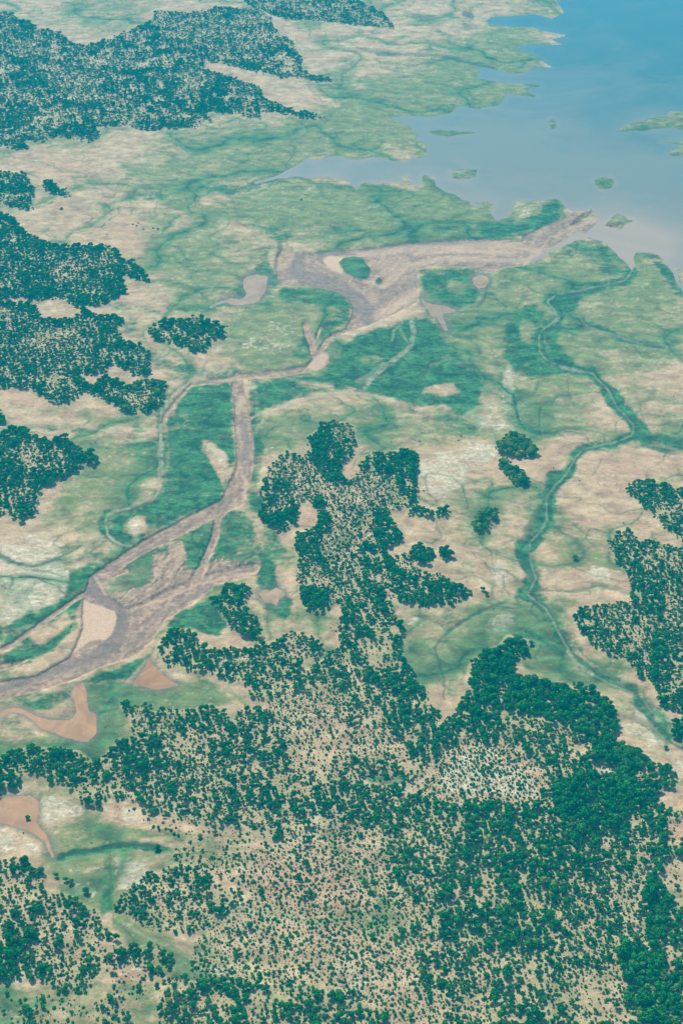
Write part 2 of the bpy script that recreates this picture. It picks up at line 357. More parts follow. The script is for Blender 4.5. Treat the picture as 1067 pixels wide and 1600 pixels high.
DRK_S = [('94 1348 128 1340 165 1336 182 1333 205 1325 240 1328', 8, .85), ('240 1328 262 1333', 4, .6),
         ('930 1040 955 1062 980 1075 1004 1090 1012 1112', 3, .6), ('984 1100 1000 1118 1012 1130 1034 1150 1045 1166 1067 1176', 3, .8), ('960 1120 990 1132 1010 1146', 2.5, .5), ('1018 1150 1030 1170 1045 1180', 2.5, .5), ('905 1010 915 1030 940 1045', 3, .5), ('845 935 838 960 850 980 872 975', 3, .7),
         ('640 960 670 970 690 975 700 990', 2.5, .4), ('650 1010 672 1000 690 1000', 2.5, .5), ('850 1050 840 1030 858 1010 860 995', 3, .5), ('700 800 740 812 780 818', 2.5, .4), ('860 800 900 830 920 840', 2.5, .4), ('790 900 795 925 806 935', 2.5, .6), ('740 868 760 874 772 870 778 900', 2.5, .6),
         ('940 722 930 740 925 748', 2.5, .5), ('1000 700 1030 712 1067 720', 3, .5), ('990 660 1030 668 1067 664', 3, .5), ('890 600 894 625 900 640', 2.5, .5), ('700 300 740 318', 2.5, .4), ('130 1300 170 1290 200 1296', 2.5, .4), ('165 1345 160 1400 172 1440 215 1470', 3, .5), ('250 1480 300 1500 330 1530', 3, .4),
         ('230 1460 300 1485 360 1490', 2.5, .3), ('0 905 40 900 70 915', 2.5, .4), ('40 930 70 900 110 890', 2.5, .4),
('975 440 952 450 907 461 866 467 860 474 868 486 876 498 866 512 847 530 845 552 856 566 880 574 930 586 952 610 972 642 993 665 990 685 962 698 912 709 896 730 880 754 856 782 858 816 848 836 832 850', 3, .7),
         ('832 850 838 884 845 906 832 930 858 952 878 987 897 1024 932 1056 990 1082 1020 1138', 3, .7), ('824 850 820 866 824 888 832 905 822 930', 4, .6), ('258 640 254 700 256 764 222 792 172 806', 2.5, .5)]
for s, w, v in DRK_S:
    paint(DRK, line(s, w), v, 3)
for s in ['318 690 336 694 352 720 360 748 346 762 330 742 316 716', '655 616 680 604 706 602 716 616 690 622', '648 640 690 638 706 650 680 656 650 654', '205 770 236 764 236 780 208 790', '170 790 196 780 190 798 172 800',
          '196 812 224 808 230 828 210 846 192 838', '455 500 470 516 462 540 446 520', '690 500 712 512 730 540 705 530', '815 500 830 510 826 540 812 530', '700 440 730 445 720 462 700 458', '720 352 742 356 730 368 700 364',
          '825 330 848 322 838 342 815 350 800 352', '60 930 110 905 96 936 50 965', '40 1000 100 962 108 980 60 1010', '225 975 250 955 258 975 238 990', '460 600 520 606 520 614 462 610', '560 560 592 556 600 566 566 572', '400 800 408 820 402 840 394 820', '900 470 930 462 924 480 902 486']:
    sl, sdv = poly(s, 12)
    kk = np.clip(sdv / 7 + .5, 0, 1)
    MAR[sl] = MAR[sl] * (1 - .85 * kk)
GRN = new()
for s, v, so in [('430 200 850 0 850 180 620 240 430 280 250 320 200 260 330 210', .55, 60), ('440 290 700 290 780 320 880 315 850 370 600 390 430 380 330 330', .62, 50), ('230 330 440 390 430 470 300 510 230 420', .42, 50),
                 ('430 450 550 460 540 600 400 600 340 560 350 500', .55, 40), ('380 650 640 630 760 680 640 700 560 690 400 720', .5, 40), ('650 420 1000 390 1067 450 1067 560 900 640 760 620 680 520', .52, 50),
                 ('110 670 250 700 240 780 150 850 60 830 100 760 130 740', .62, 30), ('0 640 60 650 250 680 250 660 110 640', .4, 20), ('640 640 870 600 860 700 720 700 640 690', .4, 40), ('180 850 380 800 400 880 250 980', .55, 30),
                 ('0 900 120 850 130 930 0 1010', .5, 20), ('130 1070 310 1060 400 1100 300 1110 200 1120 150 1200 0 1200 0 1160 120 1160', .55, 20), ('620 950 880 940 900 1060 840 1070 780 1000 720 1100 640 1080', .42, 30),
                 ('840 1040 1000 1090 1067 1200 1000 1190 950 1090', .4, 20), ('90 1290 400 1310 400 1360 260 1370 120 1450 60 1350', .55, 30), ('140 1400 200 1400 320 1520 300 1540 200 1480', .6, 20), ('0 1540 240 1540 260 1600 0 1600', .5, 20),
                 ('0 1180 60 1180 0 1190', .5, 10), ('400 960 520 950 530 1030 410 1000', .4, 20), ('860 560 1067 700 1067 640 950 560', .3, 30), ('700 700 860 760 840 880 700 830', .25, 40), ('0 30 260 0 200 60', .35, 20), ('1034 1346 1067 1350 1067 1426 1040 1420', .4, 8)]:
    paint(GRN, poly(s, 60), v, so)
PAL = new()
for s, v, so in [('985 1115 1010 1105 1030 1125 1012 1140 990 1130', .8, 6), ('1004 1150 1030 1150 1040 1170 1015 1172', .8, 6), ('1040 1180 1067 1180 1067 1215 1050 1210', .8, 8), ('945 1075 975 1085 965 1098 940 1088', .6, 6), ('965 1120 1000 1140 1000 1155 965 1148', .7, 8),
                 ('880 1040 900 1050 890 1062 870 1055', .5, 6), ('690 1030 680 1060 672 1050 680 1025', .5, 6), ('625 965 650 960 660 975 640 985', .6, 6), ('775 965 800 960 815 968 800 980 780 980', .7, 6), ('815 945 835 945 838 955 818 958', .8, 5), ('770 880 800 870 815 900 800 930 780 920 770 900', .6, 10)]:
    paint(PAL, poly(s, 30), v, so)
for s, v, so in [('320 696 340 700 356 735 345 755', .7, 12), ('660 612 706 604 712 616 690 620', .8, 8), ('120 885 170 870 150 900 110 910', .5, 12), ('650 560 660 540 690 545 700 560', .3, 14), ('812 322 848 320 830 340 800 350', .8, 10), ('780 560 800 570 810 640 790 640 776 600', .8, 16),
                 ('600 300 700 305 730 330 640 330', .35, 24), ('470 150 560 150 620 180 560 190', .35, 20), ('240 440 280 420 300 470 240 480', .4, 24), ('920 655 980 645 950 665', .5, 10), ('1005 662 1067 660 1067 672 1000 668', .6, 8), ('980 620 1067 600 1067 650 1010 650', .3, 16),
                 ('640 985 690 975 700 990 660 1000', .5, 10), ('840 1000 858 1010 850 1035 835 1030', .5, 8), ('100 415 190 470 230 460 220 430 160 400', .3, 20), ('0 240 60 244 130 280 60 262', .5, 10), ('880 720 950 720 930 740 880 735', .4, 12), ('0 640 50 645 100 655 40 655', .5, 8)]:
    paint(PAL, poly(s, 50), v, so)
for s, v, so in [('640 735 690 705 740 692 800 700 790 725 740 745 720 775 670 785 650 765', .8, 34), ('0 850 60 855 110 880 100 960 60 985 10 1000 0 960', .85, 18), ('140 790 160 770 180 775 160 800', .4, 14), ('0 820 100 840 120 870 60 870', .6, 14),
                 ('700 1200 760 1165 800 1185 830 1212 845 1250 760 1245 690 1250 680 1230', .85, 24), ('930 1205 955 1205 950 1245 935 1240', .8, 8), ('1000 1090 1040 1110 1060 1190 1040 1200 1010 1180 980 1130', .6, 14),
                 ('60 1245 110 1250 135 1270 100 1300 70 1290', .8, 8), ('190 1265 220 1270 215 1300 190 1300', .8, 8), ('0 1290 45 1300 75 1340 60 1350 0 1340', .6, 10), ('170 1350 225 1350 220 1390 170 1395', .9, 10),
                 ('110 1385 145 1385 145 1405 115 1405', .8, 6), ('300 1370 560 1340 540 1560 300 1540', .4, 50), ('330 1500 380 1490 380 1530 330 1530', .6, 14), ('20 1500 50 1500 40 1545 15 1550', .7, 8), ('0 1580 30 1580 30 1600 0 1600', .6, 8),
                 ('710 640 790 620 840 640 800 690 720 670', .6, 30), ('700 560 790 560 800 640 740 640', .3, 30), ('760 960 820 965 810 1000 760 1000', .5, 14), ('920 885 955 890 950 915 920 915', .9, 8), ('700 940 740 930 730 970', .5, 12),
                 ('425 500 470 510 450 560 360 560 390 520', .5, 20), ('200 810 225 808 222 845 200 845', .7, 8), ('112 770 150 770 150 785 110 780', .6, 8), ('860 1010 890 1010 880 1040', .4, 10), ('820 1003 838 1003 836 1018 822 1018', .8, 5),
                 ('150 1090 200 1080 195 1130 160 1140', .5, 16), ('480 1240 520 1240 500 1320 470 1320', .6, 12), ('930 1500 970 1400 1000 1400', .4, 20), ('0 1245 0 1240 60 1222 60 1240', .6, 6), ('500 820 600 800 620 930 500 900', .35, 30),
                 ('555 1150 700 1100 700 1140', .3, 20), ('500 1480 600 1500 560 1590 480 1560', .5, 30), ('940 520 1067 520 1067 620 980 620', .35, 30), ('240 235 420 190 380 215 260 240', .35, 20), ('700 700 720 690 700 790', .5, 10), ('255 1130 262 1100 330 1090 400 1110 330 1110', .4, 10)]:
    paint(PAL, poly(s, 50), v, so)
RUS = new()
for s, v, so in [('470 1340 560 1320 570 1460 500 1480 440 1440 400 1370', .75, 50), ('860 800 960 800 950 900 850 900', .45, 40), ('0 235 120 250 190 290 110 300 60 265 0 262', .55, 20), ('80 300 250 360 260 460 200 440 150 390 90 340', .5, 30), ('0 610 90 640 200 650 220 670 110 655 0 630', .6, 14),
                 ('255 545 240 590 230 560 200 510 230 520', .6, 12), ('100 0 250 0 220 60 150 68', .45, 24), ('315 100 400 130 400 140 330 120', .6, 8), ('700 690 900 700 860 760 740 760', .35, 40), ('510 730 545 700 560 740 530 760', .5, 12), ('470 800 500 800 495 825 465 830', .6, 6),
                 ('630 960 720 970 690 1000 640 1000', .4, 20), ('940 840 960 900 1000 930 960 930', .4, 14), ('850 1030 830 1050 850 1070 900 1070', .5, 14), ('985 800 940 800 940 830 1040 850', .5, 20), ('160 1510 200 1510 240 1560 200 1560', .5, 14),
                 ('1036 1286 1067 1290 1067 1320 1040 1318', .5, 6), ('430 1360 380 1380 420 1340', .4, 20), ('55 1585 70 1580 72 1600 60 1600', 1, 4), ('960 660 1067 720 1067 760 960 780 900 740', .3, 30), ('650 186 560 200 660 240 660 225', .45, 10), ('420 20 560 60 480 70', .3, 16), ('500 1010 525 960 530 1010', .4, 14)]:
    paint(RUS, poly(s, 50), v, so)

# ---- woods: core density, rim density, tree size
DEN = new(); SHR = new(); SIZ = new(0.5)
def wood(s, core, rim, shr=0.3, size=.5, m=10, width=7.0):
    sl, d = poly(s, m)
    k = d > 0
    v = core + (rim - core) * np.exp(-np.maximum(d, 0) / width)
    DEN[sl] = np.where(k, v, DEN[sl]); SHR[sl] = np.where(k, shr, SHR[sl]); SIZ[sl] = np.where(k, size, SIZ[sl])
wood('-60 22 0 22 22 26 30 40 49 41 60 52 94 56 115 72 134 76 157 71 175 66 195 56 215 50 232 41 244 22 280 24 320 22 345 14 400 20 425 32 428 48 440 60 455 66 460 80 470 94 474 116 492 121 510 124 518 130 495 131 480 127 460 124 444 128 420 120 399 118 370 108 345 103 322 100 318 112 335 118 352 124 375 133 406 142 408 158 425 162 440 168 451 176 470 179 490 182 512 191 480 191 470 190 455 182 425 180 406 180 406 192 384 187 370 182 356 182 330 178 322 182 331 194 307 204 270 206 232 210 200 204 150 201 157 220 139 228 110 222 90 220 60 226 37 225 45 238 30 240 0 232 -60 230', .5, .85, .5, .6)
wood('245 22 280 24 320 22 345 14 400 20 425 32 428 48 440 60 440 84 400 90 350 88 300 96 270 76 240 60', .3, .45, .8, .4)
wood('0 60 60 62 140 90 240 92 300 110 330 130 300 150 240 140 160 120 80 100 0 84', .40, .45, .5, .4)
wood('80 100 130 95 160 115 150 140 200 165 190 185 140 185 110 160 60 140 50 110', .30, .38, .7, .4)
wood('70 180 150 170 240 190 150 198 80 205 0 215 0 190', .4, .8, .6, .5)
wood('160 110 250 110 280 125 290 160 240 175 190 170 165 150', .62, .6, .4, .6)
wood('20 100 70 105 90 140 60 160 30 150', .6, .6, .4, .6)
wood('360 -20 560 -20 562 5 590 20 612 37 617 48 600 48 580 44 560 43 520 38 480 35 444 34 430 28 400 20 385 8', .3, .55, .8, .4)
wood('-60 274 0 274 20 276 37 276 45 288 56 300 55 310 49 316 51 334 40 333 22 330 0 323 -60 325', .8, .9, .3)
wood('69 288 80 290 95 302 112 307 110 313 98 312 80 306 67 300', .9, .9)
wood('-60 340 0 337 19 348 45 371 71 384 112 391 150 389 176 391 187 400 190 408 208 416 225 429 236 447 215 444 191 434 198 450 199 462 180 468 165 478 150 481 130 485 112 481 101 472 75 470 49 474 20 468 0 474 -60 476', .62, .95, .3, .6, width=10)
wood('60 400 130 398 180 420 150 450 110 455 60 430', .32, .45, .6, .4)
wood('-60 479 0 479 37 481 55 484 64 496 62 505 86 507 110 505 127 500 130 490 139 492 154 500 180 500 195 507 193 514 184 519 190 530 195 545 205 543 221 543 232 553 238 567 236 580 232 592 218 594 202 586 180 575 160 588 150 590 120 590 150 612 160 597 180 600 200 610 225 600 245 600 259 605 255 631 245 645 229 652 210 652 195 650 190 642 180 639 165 632 154 627 135 622 120 627 108 634 90 638 70 628 56 616 30 612 0 609 -60 608', .64, .95, .3, .6, width=10)
wood('30 520 100 515 150 540 140 575 90 580 40 560', .5, .6, .5, .4)
wood('-60 648 0 646 8 655 10 668 0 670 -60 670', .9, .9)
wood('231 521 250 514 268 503 285 506 305 502 322 507 345 512 353 526 345 534 330 537 331 550 322 557 300 554 277 545 258 538 240 534', .5, .95, .5, .7, width=7)
wood('-60 687 0 687 20 680 41 676 50 684 67 691 82 696 94 687 108 694 120 702 124 710 140 712 157 724 150 732 130 730 125 740 112 745 90 757 67 767 60 780 58 805 45 812 30 824 15 812 0 812 -60 812', .8, .95, .3, .75, width=8)
wood('30 700 90 705 115 730 80 745 40 735', .5, .6, .5, .5)
# central wood: sparse speckled heart and dense rims
wood('406 770 410 758 421 734 447 709 462 716 477 722 482 705 481 690 495 680 504 669 530 666 553 671 556 690 545 721 527 738 532 752 545 758 562 744 566 724 582 712 600 716 620 713 640 708 654 718 651 740 650 782 652 796 668 802 680 806 697 800 700 812 690 816 665 812 642 813 636 798 622 800 601 809 610 822 627 835 624 852 612 861 600 866 588 862 610 880 636 868 650 890 662 896 640 908 660 902 687 900 700 915 720 918 737 932 720 944 706 952 680 950 657 955 640 950 620 944 609 962 622 972 632 988 627 1022 640 1045 650 1067 669 1094 680 1130 640 1200 520 1200 420 1150 425 1080 500 1040 530 1012 530 992 534 944 519 951 500 962 481 959 466 940 470 925 462 914 466 890 462 865 464 845 475 836 495 830 500 809 492 796 478 790 464 794 462 824 440 835 415 822 404 805 412 790', .19, .95, .95, .45, width=7)
wood('492 870 540 900 560 860 590 862 630 905 660 915 700 915 730 932 700 948 640 948 610 955 628 985 625 1020 645 1065 655 1090 600 1080 560 1060 535 1020 532 960 540 940 520 920', .86, .95, .3, .75)
wood('500 905 540 880 575 890 560 915 520 935', .35, .4, .8, .4)
wood('560 1010 600 1005 620 1040 590 1060 560 1040', .45, .5, .6, .5)
wood('565 730 600 716 645 712 652 735 645 790 625 780 615 745 580 750', .85, .95, .3, .7)
wood('585 745 612 748 615 772 580 770', .4, .5, .7, .4)
wood('485 690 500 680 520 700 505 722 530 735 540 760 520 765 500 740 484 715', .9, .95, .3, .7)
wood('524 700 554 690 548 720 530 732 520 720', .8, .95, .3, .7)
wood('500 675 540 672 520 700 508 690', .45, .9, .6, .4, width=3)
wood('585 800 605 810 625 835 622 852 600 866 588 855', .9, .95, .2, .8)
wood('462 840 495 832 505 850 500 880 475 885 465 865', .85, .9, .3, .7)
wood('466 895 490 900 495 920 470 918', .8, .9, .3, .7)
wood('468 928 500 925 522 940 510 955 482 960', .9, .95, .2, .8)
wood('488 784 500 780 510 792 500 800 488 796', .95, .95, .2, .9)
wood('498 805 512 805 514 830 500 832', .9, .95, .2, .8)
wood('405 800 425 812 440 800 462 790 462 824 440 835 415 822', .9, .95, .2, .8)
wood('408 760 430 745 455 760 450 785 425 790 410 775', .75, .9, .3, .7)
wood('641 860 655 858 668 862 679 872 672 884 655 884 645 878', .95, .95, .1, .8)
wood('684 866 690 862 700 864 705 872 698 879 688 876', 1, 1, 0, .8)
wood('664 800 672 806 684 805 690 800 699 802 700 812 690 816 665 812', .95, .95, .1, .8)
wood('738 825 742 814 752 806 762 801 776 806 777 814 766 816 764 828 758 838 748 836 740 832', .97, .97, .1, .9)
wood('772 706 780 698 790 686 805 684 822 692 832 704 838 714 828 721 800 720 782 716', .97, .97, .1, .9)
wood('776 732 788 722 800 734 812 741 824 746 822 766 806 766 790 752', .97, .97, .1, .9)
wood('331 944 345 940 350 920 370 919 388 920 392 928 382 940 384 952 392 962 406 978 404 992 396 1001 378 996 362 986 352 970 340 955', .85, .95, .2, .8)
wood('247 1020 255 1003 270 988 285 990 300 990 308 1005 316 1015 330 1020 345 1022 360 1014 380 1018 400 1018 421 1010 440 1002 459 994 475 998 492 998 500 1010 504 1024 492 1036 478 1030 470 1040 480 1060 500 1040 530 1050 560 1070 540 1100 460 1110 420 1096 395 1100 388 1078 367 1070 345 1066 322 1056 300 1050 285 1050 262 1046', .72, .95, .4, .75)
wood('448 1020 470 1010 485 1025 470 1035 452 1036', .2, .3, .6, .4)
# big southern wood
BIG = '-60 1195 0 1191 20 1182 49 1172 85 1174 120 1180 150 1195 165 1188 180 1172 210 1157 206 1130 192 1110 195 1102 204 1110 225 1106 245 1118 262 1112 300 1116 330 1108 352 1120 358 1138 368 1130 372 1116 395 1112 420 1115 460 1100 520 1080 600 1080 660 1085 672 1100 690 1130 712 1120 730 1130 760 1140 780 1160 800 1180 840 1220 720 1260 640 1420 700 1600 560 1640 470 1350 400 1300 320 1288 232 1281 225 1262 169 1247 161 1266 131 1266 116 1240 90 1228 49 1217 20 1235 0 1244 -60 1250'
wood(BIG, .60, .85, .6, .62, width=7)
wood('0 1195 49 1175 120 1183 150 1198 200 1165 240 1160 250 1200 160 1225 60 1212 0 1240', .82, .95, .2, .8)
wood('430 1090 520 1080 560 1130 600 1150 700 1165 690 1210 640 1230 560 1220 480 1200 440 1150', .13, .15, .75, .35)
wood('450 1130 540 1130 555 1190 470 1200', .06, .1, .5, .3)
wood('600 1080 655 1085 680 1140 690 1200 660 1230 640 1180 610 1140 590 1110', .8, .9, .3, .8)
wood('520 1180 600 1200 680 1195 660 1240 600 1250 540 1240', .45, .6, .5, .6)
wood('555 1216 632 1214 630 1234 570 1236', .02, .02, .1, .3)
wood('635 1232 678 1200 684 1208 650 1246 610 1250', .05, .1, .2, .3)
# right-hand wood
RBIG = '719 1130 716 1108 722 1098 732 1085 728 1070 731 1050 742 1036 760 1024 778 1020 790 1008 809 1002 820 1008 836 1012 822 1022 802 1041 800 1062 815 1072 845 1070 870 1074 899 1075 920 1080 937 1088 945 1102 960 1112 966 1135 962 1152 950 1165 975 1172 1008 1187 1020 1200 1040 1202 1052 1212 1050 1228 1053 1236 1035 1240 1020 1252 1040 1270 1067 1268 1130 1268 1130 1660 600 1660 640 1560 610 1440 590 1300 640 1250 700 1250 760 1245 800 1250 860 1240 850 1210 800 1170 745 1165 720 1195 705 1215 690 1205 680 1150'
wood(RBIG, .84, .95, .35, .78, width=8)
wood('735 1040 800 1010 800 1060 850 1080 940 1095 960 1150 930 1165 870 1130 800 1120 740 1100', .93, .97, .2, .85)
wood('912 1170 955 1160 1010 1190 1000 1210 950 1200 910 1195', .95, .97, .1, .85)
wood('868 1140 885 1138 900 1160 915 1165 905 1195 885 1185 872 1165', .1, .3, .5, .4)
wood('680 1180 745 1160 830 1190 862 1215 850 1250 760 1262 680 1260 660 1245', .10, .15, .75, .4)
wood('745 1165 800 1158 815 1190 790 1205 750 1195', .3, .35, .7, .4)
wood('915 1205 955 1198 965 1235 950 1250 925 1235', .1, .2, .6, .4)
wood('860 1230 980 1210 1010 1250 960 1300 900 1320 860 1290', .95, .97, .1, .9)
wood('1038 1284 1067 1286 1130 1290 1130 1322 1038 1320', .03, .05, .4, .3)
wood('1034 1350 1050 1340 1067 1342 1130 1350 1130 1415 1067 1412 1046 1420 1036 1400', .03, .05, .2, .3)
wood('590 1290 700 1260 720 1330 680 1400 700 1500 640 1560 600 1440', .56, .6, .7, .6)
wood('480 1300 590 1290 640 1440 660 1560 700 1600 560 1640 470 1600 400 1500 300 1540 300 1480 380 1430 420 1320', .15, .2, .95, .4)
wood('500 1340 560 1330 570 1430 520 1460', .04, .06, .75, .3)
wood('690 1480 760 1470 790 1500 760 1600 690 1620 640 1560', .45, .5, .8, .5)
wood('880 1380 1000 1350 1030 1420 1000 1500 960 1600 880 1620 840 1520', .55, .6, .7, .55)
wood('880 1540 960 1520 980 1600 880 1600', .38, .4, .6, .5)
wood('1010 1450 1034 1440 1060 1540 1050 1560 1030 1500', .15, .2, .4, .5)
wood('1000 1400 1034 1330 1036 1400 1050 1430 1030 1500 1010 1470', .95, .98, .1, .85)
wood('960 1480 1030 1500 1060 1560 1060 1640 1000 1600 970 1540', .95, .98, .1, .9)
wood('720 1290 860 1260 900 1340 880 1400 780 1440 700 1400', .86, .9, .3, .85)
# eastern woods
wood('978 771 986 762 1000 760 1015 762 1034 760 1052 766 1067 771 1130 780 1130 870 1067 857 1055 848 1046 839 1030 822 1016 805 1005 798 997 790 985 780', .7, .95, .4, .6)
wood('950 854 958 842 968 834 980 832 990 842 1001 852 1020 850 1040 856 1067 866 1130 870 1130 1140 1067 1127 1050 1115 1034 1110 1020 1090 1016 1075 1004 1060 985 1050 967 1037 950 1028 937 1019 920 1010 911 996 900 980 896 966 907 955 930 952 959 944 985 944 1012 940 1000 925 989 914 975 898 963 884 955 868', .48, .97, .8, .6, width=10)
wood('1015 1000 1067 1000 1130 1000 1130 1110 1067 1120 1040 1110 1020 1080', .85, .95, .2, .8)
wood('989 905 1020 915 1040 960 1000 965 985 945', .85, .95, .2, .7)
wood('1045 1150 1055 1130 1067 1128 1130 1128 1130 1165 1067 1164 1052 1158', .95, .95, .1, .8)
# south-west
wood('-60 1348 0 1348 20 1346 42 1345 50 1360 67 1370 70 1395 100 1402 130 1420 150 1430 163 1450 185 1472 205 1490 200 1515 168 1512 150 1530 130 1555 100 1558 80 1545 60 1530 30 1535 15 1545 0 1545 -60 1540', .5, .6, .6, .6)
wood('0 1350 50 1350 70 1410 75 1460 55 1480 30 1440 0 1440', .55, .6, .4, .7)
wood('0 1480 40 1470 35 1510 15 1540 0 1545', .9, .9, .2, .7)
wood('180 1422 190 1402 210 1390 225 1370 245 1366 262 1358 300 1356 320 1370 350 1390 371 1401 391 1440 385 1465 340 1462 300 1460 250 1462 225 1455 202 1441', .35, .5, .8, .5)
wood('262 1358 300 1358 345 1392 378 1400 372 1440 340 1440 320 1400 290 1380', .7, .8, .4, .7)
wood('196 1480 240 1478 275 1510 260 1530 215 1530 200 1500', .3, .6, .4, .7)
wood('160 1515 210 1510 235 1530 235 1575 180 1560', .02, .05, .1, .3)
wood('245 1545 280 1530 330 1538 400 1530 470 1536 520 1545 600 1580 640 1660 200 1660 250 1600', .76, .8, .5, .7)
wood('300 1480 400 1470 480 1500 480 1540 400 1535 320 1535', .12, .2, .7, .4)
wood('0 1562 120 1560 160 1580 160 1640 0 1640', .05, .1, .2, .3)
wood('30 1580 60 1580 60 1660 30 1660', .5, .5, .4, .6)
wood('155 1560 200 1560 200 1600 150 1600', .3, .3, .4, .6)
wood('180 1262 330 1290 420 1310 460 1340 400 1370 340 1375 300 1355 260 1340 300 1320 240 1300', .04, .06, .25, .3)
wood('300 1355 420 1320 480 1340 440 1420 395 1400 340 1370', .05, .08, .7, .3)
# shoulders of the bare grassland: very thin scatter
OPEN = DEN <= 0
SHR = np.where((SHR > .04) & (DEN < .9), np.clip(SHR + .22, 0, 1), SHR)

def sample(layer, px, py):
    x = np.abs(px); x = np.where(x > W0 - 1.01, 2 * (W0 - 1.01) - x, x); x = np.clip(np.abs(x), 0, W0 - 1.01)
    out = np.maximum(np.maximum(-px, px - W0), 0)
    py = py + .65 * out          # beyond the surveyed strip the land cover carries on, sheared
    y = np.abs(py); y = np.where(y > H0 - 1.01, 2 * (H0 - 1.01) - y, y); y = np.clip(np.abs(y), 0, H0 - 1.01)
    ix = x.astype(np.int32); iy = y.astype(np.int32)
    fx = (x - ix).astype(np.float32); fy = (y - iy).astype(np.float32)
    a = layer[iy, ix]; b = layer[iy, ix + 1]; c = layer[iy + 1, ix]; d = layer[iy + 1, ix + 1]
    return (a * (1 - fx) + b * fx) * (1 - fy) + (c * (1 - fx) + d * fx) * fy

def blur(L, r):
    for ax in (0, 1):
        pad = [(0, 0), (0, 0)]; pad[ax] = (r + 1, r)
        c = np.cumsum(np.pad(L, pad, mode='edge').astype(np.float64), axis=ax)
        n = L.shape[ax]
        hi = np.take(c, range(2 * r + 1, 2 * r + 1 + n), axis=ax); lo = np.take(c, range(0, n), axis=ax)
        L = ((hi - lo) / (2 * r + 1)).astype(np.float32)
    return L

# river streak coordinates: distance across and along the nearest flow line
FLOW = ['978 352 900 372 840 398 760 400 690 405 640 430 590 480 560 515 500 555 470 582 425 589 374 594', '432 425 470 420 520 445 570 480 600 470', '374 594 378 650 383 720 376 760 341 800 262 838 180 887 148 912 170 950 196 985 165 1015 90 1045 0 1085 -60 1100',
        '341 810 330 860 300 925 250 985 190 1020 100 1058 0 1095', '400 888 340 905 280 950 215 1010', '131 932 75 970 0 1020', '279 862 255 910 200 960 190 990', '395 654 489 624 575 618 640 638']
BEST = new(1e9); ACR = new(); ALO = new()
base = 0.0
RS = (RIV > -8) | (BRAID > .01)
ry, rx = np.nonzero(RS)
bx, by = rx.astype(np.float32), ry.astype(np.float32)
bb = np.full(bx.shape, 1e9, np.float32); ba = np.zeros_like(bx); bl = np.zeros_like(bx)
for s in FLOW:
    P = pts(s)
    for i in range(len(P) - 1):
        a, b = P[i], P[i + 1]
        d = b - a
        L = float(np.hypot(*d)) + 1e-6
        t = np.clip(((bx - a[0]) * d[0] + (by - a[1]) * d[1]) / (L * L), 0, 1)
        dd = np.hypot(bx - a[0] - t * d[0], by - a[1] - t * d[1])
        cr = ((bx - a[0]) * d[1] - (by - a[1]) * d[0]) / L
        k = dd < bb
        bb[k] = dd[k]; ba[k] = (np.sign(cr) * dd)[k] + base; bl[k] = (base + t * L)[k]
        base += L
STK = new()
STK[ry, rx] = 0.5 * fbm(ba + 2.5 * fbm(bx, by * 1.5, 22, 74, 3), bl / 8, 4.5, 71, 5, .7) + 0.4 * fbm(ba, bl / 3, 12.0, 72, 4, .6) + .45 * fbm(bx, by * 1.6, 9, 73, 4, .7)
STK = STK + 0.0

# ------------------------------------------------------------------ terrain grid
rows_py = np.concatenate([np.arange(1960, 1660, -4.0), np.arange(1660, -60, -1.45), np.arange(-60, -180, -3.0)])
cols_px = np.concatenate([np.arange(-520, -40, 4.5), np.arange(-40, 1110, 1.5), np.arange(1110, 1590, 4.5)])
_, rows_y = to_ground(np.zeros_like(rows_py), rows_py)
near = np.array([-4000, -2000, -800, -200, 200, 450, 600])
near = near[near < rows_y[0] - 20]
far = rows_y[-1] * np.geomspace(1.02, 5.6, 16)
ys = np.concatenate([near, rows_y, far])
u = (cols_px - 533.5) / F
ext = np.geomspace(1.03, 7.0, 14)
us = np.concatenate([(u[0] * ext)[::-1], u, u[-1] * ext])
dep = np.maximum(ys * CA + H * SA, rows_y[0] * CA + H * SA)
GX = (us[None, :] * dep[:, None]).astype(np.float64)
GY = np.broadcast_to(ys[:, None], GX.shape).astype(np.float64)
nr, nc = GX.shape
X = GX.ravel(); Y = GY.ravel()
wx = 5.0 * fbm(X, Y, 34, 3, 3, .6) + 13 * fbm(X, Y, 160, 5, 2)
wy = 9.0 * fbm(X, Y, 38, 4, 3, .6) + 13 * fbm(X, Y, 170, 6, 2)
# sharp man-scale outlines keep smaller warps
PX, PY = to_survey(X + wx, Y + wy)
PXs, PYs = to_survey(X + .35 * wx, Y + .35 * wy)
lake = sample(LAKE, PXs, PYs); riv = sample(RIV, PXs, PYs); pond = sample(POND, PXs, PYs)
isle = sample(ISLE, PXs, PYs); sandc = sample(SANDC, PXs, PYs); sands = sample(SAND, PXs, PYs)
streak = sample(STK, PXs, PYs); trk = sample(TRK, PXs, PYs); trs = sample(TRS, PXs, PYs)
drk = sample(DRK, PX, PY); mar = sample(blur(MAR, 3), PX, PY);
braid = sample(BRAID, PXs, PYs); brm = sample(BRM, PX, PY); grn = sample(blur(GRN, 8), PX, PY)
pal = sample(blur(blur(PAL, 6), 5), PX, PY); rus = sample(RUS, PX, PY); den = sample(blur(DEN, 3), PX, PY); gril = sample(GRIL, PXs, PYs)

